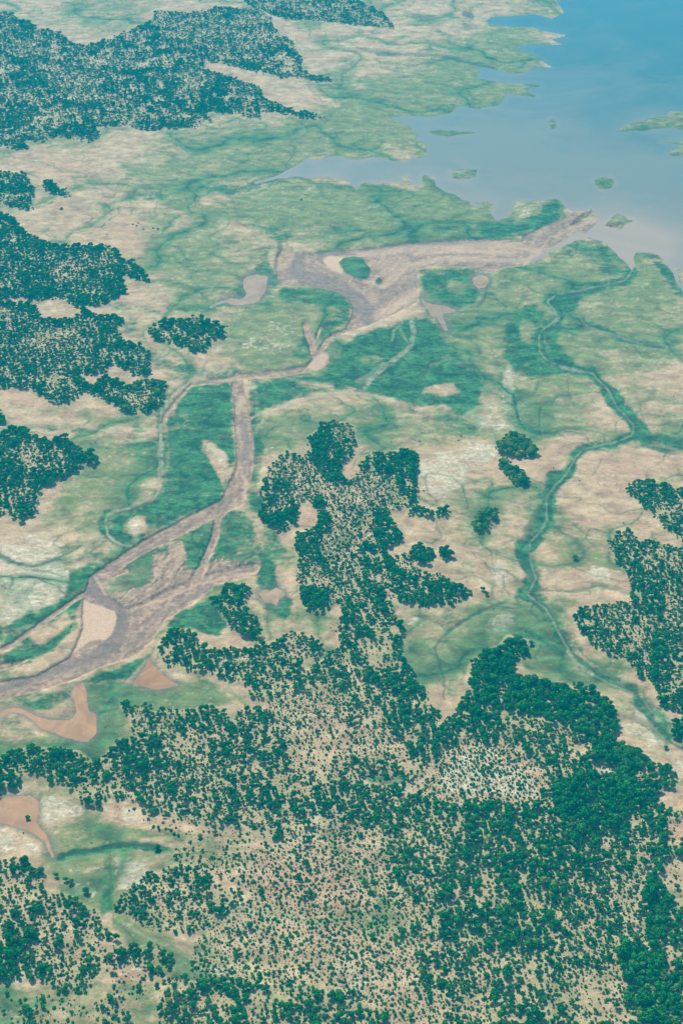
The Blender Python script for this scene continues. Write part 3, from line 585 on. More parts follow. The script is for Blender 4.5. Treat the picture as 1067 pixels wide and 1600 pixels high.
# metres per survey unit, so that relief is in metres everywhere
mpp = (Y * CA + H * SA) / F
sx = X + 40 * fbm(X, Y, 120, 11, 3); sy = Y + 60 * fbm(X, Y, 120, 12, 3)
n_big = fbm(sx, sy, 210, 13, 5, .55)
n_mid = fbm(sx * 0.8, sy * 1.0, 60, 14, 4, .6)
n_gul = fbm(sx, sy * 1.1, 75, 15, 4, .55, ridged=True)
n_fine = fbm(X, Y, 13, 16, 3, .6)
grn = np.clip(grn, 0, 1)
vx = X + 90 * fbm(X, Y, 260, 41, 3) + 12 * fbm(X, Y, 45, 42, 3); vy = Y + 110 * fbm(X, Y, 260, 43, 3) + 14 * fbm(X, Y, 45, 44, 3)
v1 = np.abs(fbm(vx, vy, 330, 45, 2, .4)); v2 = np.abs(fbm(vx, vy, 120, 46, 2, .4))
w1 = np.exp(-(v1 / .085) ** 2); w2 = np.exp(-(v2 / .09) ** 2)
c1 = np.exp(-(v1 / .0085) ** 2); c2 = np.exp(-(v2 / .014) ** 2)
valley = np.maximum(w1, .55 * w2 * (.35 + .65 * np.exp(-(v1 / .3) ** 2)))
thread = np.maximum(c1, .8 * c2 * sstep(.1, .5, np.exp(-(v1 / .25) ** 2))) * (1 - np.clip(den * 2.5, 0, 1)) * sstep(1250, 1900, Y)
relief = 9 * n_big + .5 * n_mid - 0.3 * np.maximum(n_gul, 0)
land = np.maximum(-lake, 0) * np.maximum(mpp, .5)
h = 0.25 + 0.05 * np.minimum(land, 60) + sstep(6, 140, land) * (5.0 + relief) + den * 3.0 * sstep(0, 60, land)
wetland = np.clip(np.maximum(sstep(-4, 2, riv), np.maximum(0.6 * mar, sstep(-6, 0, pond))), 0, 1)
h = h - (1.6 * valley + .7 * thread) * sstep(20, 160, land)
h = h * (1 - .35 * wetland) - 1.3 * sstep(-3, 2, riv) * sstep(4, 40, land) - 0.8 * drk * sstep(4, 40, land)
h = np.where(lake > 0, -0.10 - 0.06 * np.minimum(lake * mpp, 60), np.maximum(h, .12))
h = np.where((isle > 0) & (lake <= 0), 0.2 + 0.18 * np.minimum(isle * mpp, 14) * (1 + .3 * n_mid), h)
pond_levels = []
for (nm, _), (sl, sdf) in zip(PONDS, PSDF):
    P = new(FAR); P[sl] = sdf
    ps = sample(P, PXs, PYs)
    inn = ps > 0
    inn_frame = inn & (PXs > 0) & (PXs < W0 - 1)
    lev = float(np.median(h[inn_frame]))
    blend = sstep(-14, -1, ps)
    h = h * (1 - blend) + (lev + np.where(ps > 0, -0.25, 0.10 + 0.05 * np.minimum(-ps, 14))) * blend
    pond_levels.append((lev, ps))
h[(Y < 500) | (Y > rows_y[-1] * 1.3)] = np.maximum(h[(Y < 500) | (Y > rows_y[-1] * 1.3)], 0.3)

# material masks
swx = X + 30 * fbm(X, Y, 190, 21, 2); swy = Y + .22 * X * fbm(X, Y, 900, 28, 1) + 60 * fbm(X, Y, 260, 23, 2) + 4 * fbm(X, Y, 30, 24, 2)
n_sw = fbm(swx * .58, swy * .95, 50, 25, 5, .6)          # swirled, drawn-out wash patterns
n_sw2 = fbm(swx * .60, swy * 1.1, 15, 26, 4, .7)
n_det = fbm(X + 6 * n_sw, Y + 6 * n_mid, 7.5, 29, 3, .7)
n_cr = fbm(swx * .8, swy, 34, 30, 4, .6, ridged=True)      # crusted edges of bare patches
n_rill = fbm(swx, swy, 95, 27, 3, .5, ridged=True)          # branching rills
rill = sstep(.66, .90, n_rill + .10 * n_sw2)
g0 = .92 * grn + .26 * n_big + .50 * (valley - .30) + .30 * n_sw + .36 * n_sw2 + .24 * n_mid + .20 + .14 * sstep(1700, 3000, Y) + .30 * n_det
a_green = sstep(.14, .78, g0) * (1 - .55 * np.clip(den * 1.8, 0, 1))
m0 = mar + (.42 * n_sw + .40 * n_sw2 + .25 * n_mid + .25 * n_det) * sstep(.04, .4, mar)
a_marsh = sstep(.12, .95, m0)
a_marsh = np.maximum(a_marsh, (.62 * valley ** 1.5 * sstep(.15, .6, grn + .15 + .2 * n_mid) + .45 * thread) * (1 - np.clip(den * 2.5, 0, 1)))
a_marsh = np.maximum(a_marsh, .0 * rill * (1 - np.clip(den * 2, 0, 1)) * sstep(.1, .5, grn + .2))
a_marsh = np.maximum(a_marsh, .8 * sstep(-1, 2, gril))
p0 = pal * 1.05 + .50 * n_sw + .5 * n_sw2 + .35 * n_det + .25 * (n_cr - .3)
a_pale = sstep(.42, .80, p0) * sstep(.03, .5, pal) * (.74 - .2 * np.clip(den * 3, 0, 1)) + .60 * sstep(.50, .72, .45 * n_cr - .5 * n_sw2 + .5 * n_det + .25 * n_big + .1) * sstep(.0, .5, .8 - mar)
a_marsh = np.maximum(a_marsh, sstep(-1, .3, isle) * (.55 + .5 * n_sw2))
a_rust = np.clip(rus * 1.0 + .35 * n_big + .45 * n_sw, 0, 1)
b_mud = sstep(.40, .56, brm + .42 * streak + .20 * n_sw2) * braid
a_mud = np.maximum(sstep(-1.2, 1.4, riv + 1.2 * n_fine + 2.0 * n_sw2), b_mud)
a_marsh = np.maximum(a_marsh, braid * (.62 + .5 * n_sw))
a_wet = np.clip(np.maximum(sstep(-11, 0, pond + 5 * n_sw2) * (1 + .3 * n_mid), sstep(-5, 1, np.where(lake <= 0, lake, -60)) * (.5 + .4 * n_mid)), 0, 1)
a_trk = np.clip(trk * (.62 + .6 * n_fine + 1.1 * n_sw2 + .7 * n_mid), 0, 1)
a_drk = np.clip(np.maximum(drk * (1.1 + .5 * n_mid), .42 * thread), 0, 1)
a_under = np.clip(den, 0, 1)
a_thr = np.maximum(np.exp(-(streak / .045) ** 2) * sstep(-.1, .25, n_mid), np.exp(-((streak - .3) / .04) ** 2) * sstep(-.1, .25, -n_mid))
a_wr = np.clip(sample(WRV, PXs, PYs) * (1.1 + .5 * n_sw2), 0, 1)
Lpx, Lpy = to_survey(X, Y)
plume = np.exp(-(((Lpx - 960) / 95) ** 2 + ((Lpy - 385) / 42) ** 2))
a_turb = np.clip(.9 * plume + .60 * sstep(20, 400, Lpy + .22 * (1000 - Lpx) + 30 * n_big) + .08 * sstep(-10, 0, -lake) + .05 * n_mid, 0, 1)

def attr4(me, name, a, b, c, d=None):
    at = me.attributes.new(name, 'FLOAT_COLOR', 'POINT')
    d = np.ones_like(a) if d is None else d
    at.data.foreach_set('color', np.stack([a, b, c, d], 1).astype(np.float32).ravel())

VERT = np.stack([X, Y, h], 1).astype(np.float32)
QI = (np.arange(nr - 1)[:, None] * nc + np.arange(nc - 1)[None, :]).ravel()
QUADS = np.stack([QI, QI + 1, QI + nc + 1, QI + nc], 1).astype(np.int64)

def grid_object(name, mat, face_mask=None, z=None, lift=0.0, label=None, attrs=True):
    q = QUADS if face_mask is None else QUADS[face_mask]
    if face_mask is None:
        used = np.arange(len(VERT)); q2 = q
    else:
        used, inv = np.unique(q, return_inverse=True)
        q2 = inv.reshape(-1, 4)
    if len(q2) == 0:
        return None
    co = VERT[used].copy()
    co[:, 2] = co[:, 2] + lift if z is None else z
    me = bpy.data.meshes.new(name)
    me.vertices.add(len(co)); me.vertices.foreach_set('co', co.ravel())
    me.loops.add(q2.size); me.loops.foreach_set('vertex_index', q2.astype(np.int32).ravel())
    me.polygons.add(len(q2)); me.polygons.foreach_set('loop_start', np.arange(0, q2.size, 4, dtype=np.int32))
    me.update(calc_edges=True)
    me.polygons.foreach_set('use_smooth', np.ones(len(q2), bool))
    if attrs:
        attr4(me, 'cover', a_green[used], a_marsh[used], a_pale[used], a_rust[used])
        attr4(me, 'soil', a_mud[used], sandc[used], a_trk[used], np.clip(streak[used] * .5 + .5, 0, 1))
        attr4(me, 'river_wet', a_wr[used], a_thr[used], a_wr[used])
        attr4(me, 'damp', a_wet[used], a_drk[used], a_under[used], a_turb[used])
    me.materials.append(mat)
    o = bpy.data.objects.new(name, me)
    col.objects.link(o)
    o['kind'] = 'structure'
    if label:
        o['label'] = label
    return o

# ------------------------------------------------------------------ materials
def srgb(r, g, b, k=1.0):
    f = lambda c: ((c / 255 + .055) / 1.055) ** 2.4 if c > 10 else c / 255 / 12.92
    return (f(r) * k, f(g) * k, f(b) * k, 1)

class NT:
    def __init__(s, name):
        s.m = bpy.data.materials.new(name); s.m.use_nodes = True
        s.t = s.m.node_tree; s.n = s.t.nodes; s.bsdf = s.n['Principled BSDF']; s.out = s.n['Material Output']
    def new(s, typ, **kw):
        n = s.n.new(typ)
        for k, v in kw.items(): setattr(n, k, v)
        return n
    def link(s, a, b): s.t.links.new(a, b)
    def put(s, sock, v):
        if hasattr(v, 'is_output'): s.link(v, sock)
        else: sock.default_value = v
    def mix(s, f, a, b, mode='MIX'):
        n = s.new('ShaderNodeMix', data_type='RGBA', blend_type=mode)
        s.put(n.inputs[0], f); s.put(n.inputs[6], a); s.put(n.inputs[7], b)
        return n.outputs[2]
    def math(s, op, a, b=0.0, c=0.0, clamp=False):
        n = s.new('ShaderNodeMath', operation=op); n.use_clamp = clamp
        s.put(n.inputs[0], a); s.put(n.inputs[1], b); s.put(n.inputs[2], c)
        return n.outputs[0]
    def attr(s, name):
        n = s.new('ShaderNodeAttribute', attribute_name=name)
        q = s.new('ShaderNodeSeparateColor'); s.link(n.outputs['Color'], q.inputs[0])
        return q.outputs[0], q.outputs[1], q.outputs[2], n.outputs['Alpha']
    def pos(s):
        return s.new('ShaderNodeNewGeometry').outputs['Position']
    def noise(s, vec, scale, detail=4, rough=.6, dist=0.0):
        n = s.new('ShaderNodeTexNoise'); s.link(vec, n.inputs['Vector'])
        n.inputs['Scale'].default_value = scale; n.inputs['Detail'].default_value = detail
        n.inputs['Roughness'].default_value = rough; n.inputs['Distortion'].default_value = dist
        return n.outputs['Fac']

K = 0.63
def terrain_material():
    t = NT('savanna_ground')
    p = t.pos()
    g, m, pl, ru = t.attr('cover'); mud, sand, tr, st = t.attr('soil'); wet, dk, un, tb = t.attr('damp'); wr, _e, _f, _g = t.attr('river_wet')
    mp = t.new('ShaderNodeMapping'); t.link(p, mp.inputs[0]); mp.inputs['Scale'].default_value = (.72, 1.0, .3); mp.inputs['Rotation'].default_value = (0, 0, .06)
    q_ = mp.outputs[0]
    nf = t.noise(q_, .15, 7, .74, .5); ng = t.noise(q_, .042, 6, .66, .4); nh = t.noise(p, .5, 4, .6)
    v = t.math('MULTIPLY_ADD', t.math('SUBTRACT', ng, .5), 2.0, 0.0)
    tan = t.mix(t.math('MULTIPLY_ADD', v, 1.2, .55, True), srgb(176, 140, 106, K), srgb(236, 202, 158, K))
    tan = t.mix(t.math('MULTIPLY', ru, .8), tan, srgb(212, 158, 128, K))
    c = t.mix(t.math('MULTIPLY', un, .55), tan, srgb(214, 196, 140, K))
    c = t.mix(t.math('MULTIPLY', t.math('MULTIPLY_ADD', nf, 5.0, -2.3, True), t.math('MULTIPLY', un, 1.1, 0, True)), c, srgb(96, 124, 66, K))
    gr = t.mix(t.math('MULTIPLY_ADD', v, 1.1, .45, True), srgb(72, 114, 58, K), srgb(148, 160, 92, K))
    gf = t.math('MULTIPLY_ADD', t.math('SUBTRACT', nf, .5), 1.7, g, True)
    c = t.mix(t.math('MULTIPLY', gf, .9), c, gr)
    pf = t.math('MULTIPLY_ADD', t.math('SUBTRACT', nf, .5), 1.2, pl, True)
    pf = t.math('MULTIPLY', pf, t.math('MULTIPLY_ADD', pl, 1.5, 0, True))
    c = t.mix(pf, c, t.mix(t.math('MULTIPLY_ADD', t.math('SUBTRACT', nf, .5), 3.0, .6, True), srgb(188, 174, 140, K), srgb(238, 222, 188, K)))
    sc = t.math('MULTIPLY', t.math('MULTIPLY_ADD', nf, 7.0, -4.2, True), .55)
    c = t.mix(sc, c, srgb(240, 222, 184, K))
    mg = t.mix(t.math('MULTIPLY_ADD', t.math('ADD', v, t.math('MULTIPLY', t.math('SUBTRACT', nf, .5), 1.5)), 1.8, .42, True), srgb(10, 82, 48, K), srgb(78, 142, 84, K))
    mf = t.math('MULTIPLY_ADD', t.math('SUBTRACT', nf, .5), 1.2, m, True)
    mf = t.math('SMOOTH_MIN', t.math('MULTIPLY', mf, 1.25), t.math('MULTIPLY', m, 2.5), .2)
    c = t.mix(t.math('MULTIPLY', mf, .95, 0, True), c, mg)
    c = t.mix(t.math('MULTIPLY', dk, .75), c, srgb(30, 78, 62, K))
    c = t.mix(t.math('MULTIPLY', wet, .7), c, srgb(118, 116, 104, K))
    # river mud with flow streaks
    s2 = t.math('MULTIPLY_ADD', t.math('SUBTRACT', st, .5), 4.6, .5, True)
    s2 = t.math('MULTIPLY_ADD', t.math('SUBTRACT', nf, .5), 1.2, s2, True)
    mc = t.mix(t.math('MULTIPLY_ADD', s2, .75, .05), srgb(150, 118, 98, K), srgb(216, 180, 148, K))
    mc = t.mix(t.math('MULTIPLY', _e, .40), mc, srgb(104, 88, 76, K))
    mc = t.mix(t.math('MULTIPLY', wr, .8), mc, srgb(140, 120, 112, K))
    mc = t.mix(t.math('MULTIPLY', t.math('MULTIPLY_ADD', v, -2.2, -.15, True), .5), mc, srgb(110, 118, 96, K))
    mc = t.mix(t.math('MULTIPLY_ADD', t.math('SUBTRACT', nf, .5), t.math('SUBTRACT', .5, t.math('MULTIPLY', sand, .5)), sand, True), mc, srgb(228, 190, 156, K))
    c = t.mix(mud, c, mc)
    c = t.mix(t.math('MULTIPLY', tr, .85), c, srgb(212, 192, 160, K))
    # speckle of grass tufts and bare crumbs
    c = t.mix(t.math('MULTIPLY_ADD', t.math('SUBTRACT', nh, .5), 1.6, .10, True), c, srgb(112, 106, 74, K))
    bw = t.math('MULTIPLY_ADD', t.math('ADD', t.math('SUBTRACT', nf, .5), t.math('MULTIPLY', v, .2)), t.math('MULTIPLY_ADD', sand, -1.1, 1.35), 1.0)
    cb = t.new('ShaderNodeCombineColor')
    for q in range(3): t.link(bw, cb.inputs[q])
    c = t.mix(1.0, c, cb.outputs[0], 'MULTIPLY')
    t.link(c, t.bsdf.inputs['Base Color'])
    t.bsdf.inputs['Roughness'].default_value = .95
    t.bsdf.inputs['Specular IOR Level'].default_value = .12
    b = t.new('ShaderNodeBump'); b.inputs['Strength'].default_value = 1.0; b.inputs['Distance'].default_value = 1.3
    hh = t.math('ADD', t.math('MULTIPLY', ng, 1.3), t.math('MULTIPLY', nf, .9))
    hh = t.math('MULTIPLY', hh, t.math('MULTIPLY_ADD', mud, -.75, 1.0))
    t.link(hh, b.inputs['Height']); t.link(b.outputs[0], t.bsdf.inputs['Normal'])
    return t.m

def water_material(name, deep, turbid, rough=.12, use_attr=True):
    t = NT(name)
    p = t.pos()
    if use_attr:
        _, _, _, tb = t.attr('damp')
        n = t.noise(p, .0035, 5, .6, 1.5)
        f = t.math('MULTIPLY_ADD', t.math('SUBTRACT', n, .5), .45, tb, True)
        mid = srgb(132, 134, 118, .60)
        c = t.mix(t.math('MULTIPLY', f, 2.4, 0, True), deep, mid)
        c = t.mix(t.math('MULTIPLY_ADD', f, 2.0, -1.0, True), c, turbid)
    else:
        n = t.noise(p, .03, 4, .6, 1.0)
        c = t.mix(t.math('MULTIPLY_ADD', n, 3.0, -1.0, True), deep, turbid)
    t.link(c, t.bsdf.inputs['Base Color'])
    t.bsdf.inputs['Roughness'].default_value = rough
    t.bsdf.inputs['IOR'].default_value = 1.33
    t.bsdf.inputs['Specular IOR Level'].default_value = .5 if use_attr else .12
    b = t.new('ShaderNodeBump'); b.inputs['Strength'].default_value = .12; b.inputs['Distance'].default_value = .15
    t.link(t.noise(p, .35, 3, .6), b.inputs['Height']); t.link(b.outputs[0], t.bsdf.inputs['Normal'])
    return t.m

M_GROUND = terrain_material()
M_LAKE = water_material('lake_water', srgb(36, 108, 112, .5), srgb(178, 152, 128, .66), .16)
M_POND = water_material('muddy_water', srgb(158, 108, 64, .60), srgb(190, 140, 90, .64), .45, False)
M_FAR_POND = water_material('silty_water', srgb(158, 132, 104, .62), srgb(182, 152, 122, .64), .45, False)
M_DRY = water_material('drying_mud', srgb(158, 128, 96, K), srgb(200, 168, 132, K), .7, False)

def fm(v):
    return v[QUADS].mean(1)
ground = grid_object('ground', M_GROUND)
inner = np.zeros((nr - 1, nc - 1), bool)
inner[:, :] = True
inner = inner.ravel()
grid_object('lake', M_LAKE, fm(lake) > -2.5, z=0.0)
f_isle, f_lake, f_riv = fm(isle), fm(lake), fm(riv)
fpx, fpy = fm(PXs), fm(PYs)
for k, (sl, sdf) in ISDF:
    L = new(FAR); L[sl] = sdf
    fs = fm(sample(L, PXs, PYs))
    grid_object('island', M_GROUND, (fs > .2) & (f_lake <= 0) & (fpx > -5) & (fpx < 1075) & (fpy > -5), lift=.05)
grid_object('river_bed', M_GROUND, (f_riv > .3) & (f_lake < -.5) & (fm(sands) < 0) & (fpx > -20) & (fpx < 1085) & (fpy > -5), lift=.05)
for s in SANDSH:
    sl, sdf = poly(s, 30)
    L = new(FAR); L[sl] = sdf
    grid_object('sandbar', M_GROUND, (fm(sample(L, PXs, PYs)) > 0) & (fpx > 0) & (fpx < 1067), lift=.06)
grid_object('stream_bed', M_GROUND, (fm(trs) > 0) & (f_riv < 0) & (f_lake < -.5) & (fpx > -5) & (fpx < 1075), lift=.04)
for k, ((nm, _), (lev, ps)) in enumerate(zip(PONDS, pond_levels)):
    grid_object(nm, (M_POND if k < 3 else M_FAR_POND) if nm == 'muddy_pond' else M_DRY, (fm(ps) > -.8) & (fpx > -40) & (fpx < 1100), z=lev)
for o in list(col.objects):
    o_n = o.name.split('.')[0]

def ground_z(x, y):
    """height of the ground sheet at points (bilinear in the grid's own rows and columns)"""
    x = np.asarray(x, float); y = np.asarray(y, float)
    r = np.clip(np.searchsorted(ys, y) - 1, 0, nr - 2)
    ty = (y - ys[r]) / (ys[r + 1] - ys[r])
    d = dep[r] * (1 - ty) + dep[r + 1] * ty
    uu = x / d
    c = np.clip(np.searchsorted(us, uu) - 1, 0, nc - 2)
    tx = (uu - us[c]) / (us[c + 1] - us[c])
    g = h.reshape(nr, nc)
    return (g[r, c] * (1 - tx) + g[r, c + 1] * tx) * (1 - ty) + (g[r + 1, c] * (1 - tx) + g[r + 1, c + 1] * tx) * ty

# ------------------------------------------------------------------ trees
def leaf_material():
    t = NT('acacia_leaves')
    oi = t.new('ShaderNodeObjectInfo')
    r = oi.outputs['Random']
    n = t.noise(oi.outputs['Location'], .006, 3, .6)
    a, b_, c_, d_ = t.attr('leaf_tone')
    f = t.math('ADD', t.math('MULTIPLY_ADD', t.math('SUBTRACT', n, .5), 1.6, .18), t.math('MULTIPLY', t.math('SUBTRACT', r, .5), 1.0), 0, True)
    c = t.mix(f, (0.001, 0.155, 0.020, 1), (0.036, 0.280, 0.012, 1))
    c = t.mix(t.math('MULTIPLY_ADD', r, 6.0, -5.15, True), c, (0.085, 0.150, 0.030, 1))
    c = t.mix(t.math('MULTIPLY', a, .6), c, (0.085, 0.300, 0.050, 1))
    t.link(c, t.bsdf.inputs['Base Color'])
    t.bsdf.inputs['Roughness'].default_value = .8
    t.bsdf.inputs['Specular IOR Level'].default_value = .1
    tl = t.new('ShaderNodeBsdfTranslucent')
    t.link(c, tl.inputs[0])
    mx = t.new('ShaderNodeMixShader'); mx.inputs[0].default_value = .12
    t.link(t.bsdf.outputs[0], mx.inputs[1]); t.link(tl.outputs[0], mx.inputs[2]); t.link(mx.outputs[0], t.out.inputs[0])
    return t.m
def bright_material():
    t = NT('young_acacia_leaves')
    oi = t.new('ShaderNodeObjectInfo')
    c = t.mix(t.math('MULTIPLY', oi.outputs['Random'], 1.0), (0.02, 0.17, 0.03, 1), (0.26, 0.33, 0.03, 1))
    t.link(c, t.bsdf.inputs['Base Color']); t.bsdf.inputs['Roughness'].default_value = .8
    t.bsdf.inputs['Specular IOR Level'].default_value = .1
    return t.m
def bark_material():
    t = NT('grey_bark')
    n = t.noise(t.pos(), 2.0, 4)
    t.link(t.mix(n, (.05, .04, .03, 1), (.16, .13, .10, 1)), t.bsdf.inputs['Base Color']); t.bsdf.inputs['Roughness'].default_value = .95
    return t.m
M_LEAF, M_YOUNG, M_BARK = leaf_material(), bright_material(), bark_material()

def crown_mesh(name, seed, lobes, flat=.62, base=.55, quads=230, qs=.19, mat=None):
    """unit crown: leaf clumps spread over overlapping lobes, radius about 1, from z=base up"""
    rg = np.random.default_rng(seed)
    cs = [(0, 0, base + flat * .65, .62)]
    for i in range(lobes):
        a = 2 * math.pi * (i + rg.uniform(-.3, .3)) / lobes
        rr = rg.uniform(.36, .62)
        cs.append((rr * math.cos(a), rr * math.sin(a), base + flat * rg.uniform(.35, .72), rg.uniform(.32, .50)))
    w = np.array([c[3] ** 2 for c in cs]); w /= w.sum()
    V = []; T = []
    for k in range(quads):
        c = cs[rg.choice(len(cs), p=w)]
        d = rg.normal(size=3); d[2] = abs(d[2]) * 1.0 - .25 * rg.random(); d /= np.linalg.norm(d)
        rad = c[3] * rg.uniform(.72, 1.06)
        p = np.array([c[0] + d[0] * rad, c[1] + d[1] * rad, c[2] + d[2] * rad * flat * 1.05])
        nrm = d + rg.normal(size=3) * .45; nrm /= np.linalg.norm(nrm)
        t1 = np.cross(nrm, rg.normal(size=3)); t1 /= np.linalg.norm(t1); t2 = np.cross(nrm, t1)
        s = qs * rg.uniform(.6, 1.25)
        pr = rg.uniform(.7, 1.3, 4)
        for (a, b), q in zip(((-1, -1), (1, -1), (1, 1), (-1, 1)), pr):
            V.append(p + (t1 * a + t2 * b) * s * q * .8 + nrm * (.05 if a == b else -.03))
        T.append(rg.random() ** 3)
    # woody core of the crown: keeps the middle closed like dense inner twigs and leaves
    co = np.array(V, np.float32)
    n = len(co) // 4
    me = bpy.data.meshes.new(name)
    me.from_pydata([tuple(v) for v in co], [], [(4 * i, 4 * i + 1, 4 * i + 2, 4 * i + 3) for i in range(n)])
    tt = np.repeat(np.array(T, np.float32), 4)
    attr4(me, 'leaf_tone', tt, tt, tt)
    me.materials.append(mat or M_LEAF)
    return me

def trunk_mesh(name, seed):
    rg = random.Random(seed)
    V, Fc = [], []
    def tube(p0, p1, r0, r1, n=6):
        d = (Vector(p1) - Vector(p0)).normalized()
        a = d.orthogonal().normalized(); b = d.cross(a)
        s = len(V)
        for p, r in ((p0, r0), (p1, r1)):
            for i in range(n):
                t = 2 * math.pi * i / n
                V.append(tuple(Vector(p) + a * r * math.cos(t) + b * r * math.sin(t)))
        for i in range(n):
            Fc.append((s + i, s + (i + 1) % n, s + n + (i + 1) % n, s + n + i))
    k = (rg.uniform(-.05, .05), rg.uniform(-.05, .05), .42)
    tube((0, 0, -.15), k, .085, .060)
    for i in range(4):
        a = 2 * math.pi * (i + rg.uniform(-.3, .3)) / 4
        e = (k[0] + .42 * math.cos(a), k[1] + .42 * math.sin(a), rg.uniform(.75, 1.0))
        tube(k, e, .045, .022)
    tube(k, (k[0], k[1], 1.0), .05, .02)
    me = bpy.data.meshes.new(name)
    me.from_pydata(V, [], Fc); me.materials.append(M_BARK)
    return me

CROWNS = [crown_mesh('crown', 1, 5), crown_mesh('crown', 2, 6, .5), crown_mesh('crown', 3, 4, .72), crown_mesh('crown', 4, 7, .55, .5, 260),
          crown_mesh('crown', 5, 3, .8, .45), crown_mesh('crown', 6, 5, .6)]
YOUNG = [crown_mesh('crown', 7, 5, .6, .5, 230, .19, M_YOUNG), crown_mesh('crown', 8, 6, .6, .5, 230, .19, M_YOUNG)]
SHRUBS = [crown_mesh('shrub', 11, 3, .7, .05, 90, .26), crown_mesh('shrub', 12, 4, .6, .05, 100, .24), crown_mesh('shrub', 13, 2, .8, .05, 80, .27)]
TRUNKS = [trunk_mesh('trunk', 1), trunk_mesh('trunk', 2)]
SHAPES = ['domed', 'flat wide', 'narrow', 'lobed', 'lopsided', 'bushy', 'rounded', 'broad']

rg = np.random.default_rng(20)
def candidates(step, y0=800, y1=6000, seed=0):
    r = np.random.default_rng(seed)
    n = int((y1 - y0) / step)
    yy = y0 + (np.arange(n) + .5) * step
    out = []
    for yv in yy:
        hw = (yv * CA + H * SA) / F * 960
        k = int(2 * hw / step)
        xs = -hw + (np.arange(k) + .5) * step
        out.append(np.stack([xs, np.full(k, yv)], 1))
    P = np.concatenate(out)
    return P + r.uniform(-.5, .5, P.shape) * step * 1.05

def place(step, layer, seed, contrast):
    P = candidates(step, seed=seed)
    x, y = P[:, 0], P[:, 1]
    jx = 8 * fbm(x, y, 26, 81, 3, .6); jy = 12 * fbm(x, y, 26, 82, 3, .6)
    px, py = to_survey(x + jx, y + jy)
    d = sample(layer, px, py)
    d = np.where(d < .9, d * (.86 + .14 * sstep(1700, 2300, y) - .30 * sstep(2900, 3500, y)), d)
    keep = d > .005
    x, y, px, py, d = x[keep], y[keep], px[keep], py[keep], d[keep]
    nz = .8 * fbm(x, y, 30, 83 + seed, 3, .6) + .55 * fbm(x, y, 95, 183 + seed, 2)
    d = np.where(d > .7, d + .45 * (d - .7), d)
    pr = np.clip(d + contrast * nz * np.clip(4 * d * (1.15 - d), 0, 1), 0, 1)
    k = np.random.default_rng(seed + 5).random(len(x)) < pr
    return x[k], y[k], px[k], py[k], d[k], nz[k]

tx, ty, tpx, tpy, td, tn = place(5.3, DEN, 1, 1.1)
tsz = sample(SIZ, tpx, tpy)
r0 = rg.random(len(tx))
trad = 1.45 + 1.5 * tsz + 3.4 * r0 ** 5 * (.35 + tsz) - .5 * (r0 < .3) + 3.2 * np.clip(td - .72, 0, 1) + .5 * tn
tst = rg.uniform(.76, 1.3, len(tx))
trad = np.clip(trad * (.86 + .26 * sstep(1900, 3400, ty)), 1.25, 7.4)
sxx, syy, spx, spy, sdn, sn = place(3.7, SHR, 2, .8)
far_cut = rg.random(len(sxx)) < np.clip(1.15 - (syy - 1500) / 3600, .4, 1)
sxx, syy, spx, spy = sxx[far_cut], syy[far_cut], spx[far_cut], spy[far_cut]
srad = .65 + 1.7 * rg.random(len(sxx)) ** 2.2 + .5 * (syy > 2600)
# a thin scatter on open ground
ox, oy, opx, opy, _, _ = place(26, (OPEN & (LAKE < -6) & (RIV < -4) & (POND < -4)).astype(np.float32) * .05, 3, 0.0)
sxx = np.concatenate([sxx, ox]); syy = np.concatenate([syy, oy]); spx = np.concatenate([spx, opx]); spy = np.concatenate([spy, opy])
srad = np.concatenate([srad, rg.uniform(.8, 1.4, len(ox))])
YG = new()
for s, v in [('768 680 842 680 842 770 770 770', .75), ('734 798 780 798 780 842 734 842', .6), ('300 510 355 510 350 560 290 560', .3), ('190 600 262 600 262 655 190 655', .3), ('690 915 738 915 738 948 690 948', .25), ('520 670 560 670 560 700 530 700', .3), ('280 985 300 985 300 1005 275 1005', .7),
             ('820 1380 900 1380 900 1480 820 1480', .12), ('960 1480 1067 1480 1067 1600 960 1600', .15), ('700 1280 900 1280 900 1400 700 1400', .07), ('140 1540 300 1540 300 1600 140 1600', .2)]:
    paint(YG, poly(s, 4), v, 4)
ty_young = rg.random(len(tx)) < sample(YG, tpx, tpy)
tvar = np.where(ty_young, 6 + rg.integers(0, 2, len(tx)), rg.integers(0, 6, len(tx)))
trot = rg.uniform(0, 6.283, len(tx))
thgt = rg.uniform(.95, 1.4, len(tx))

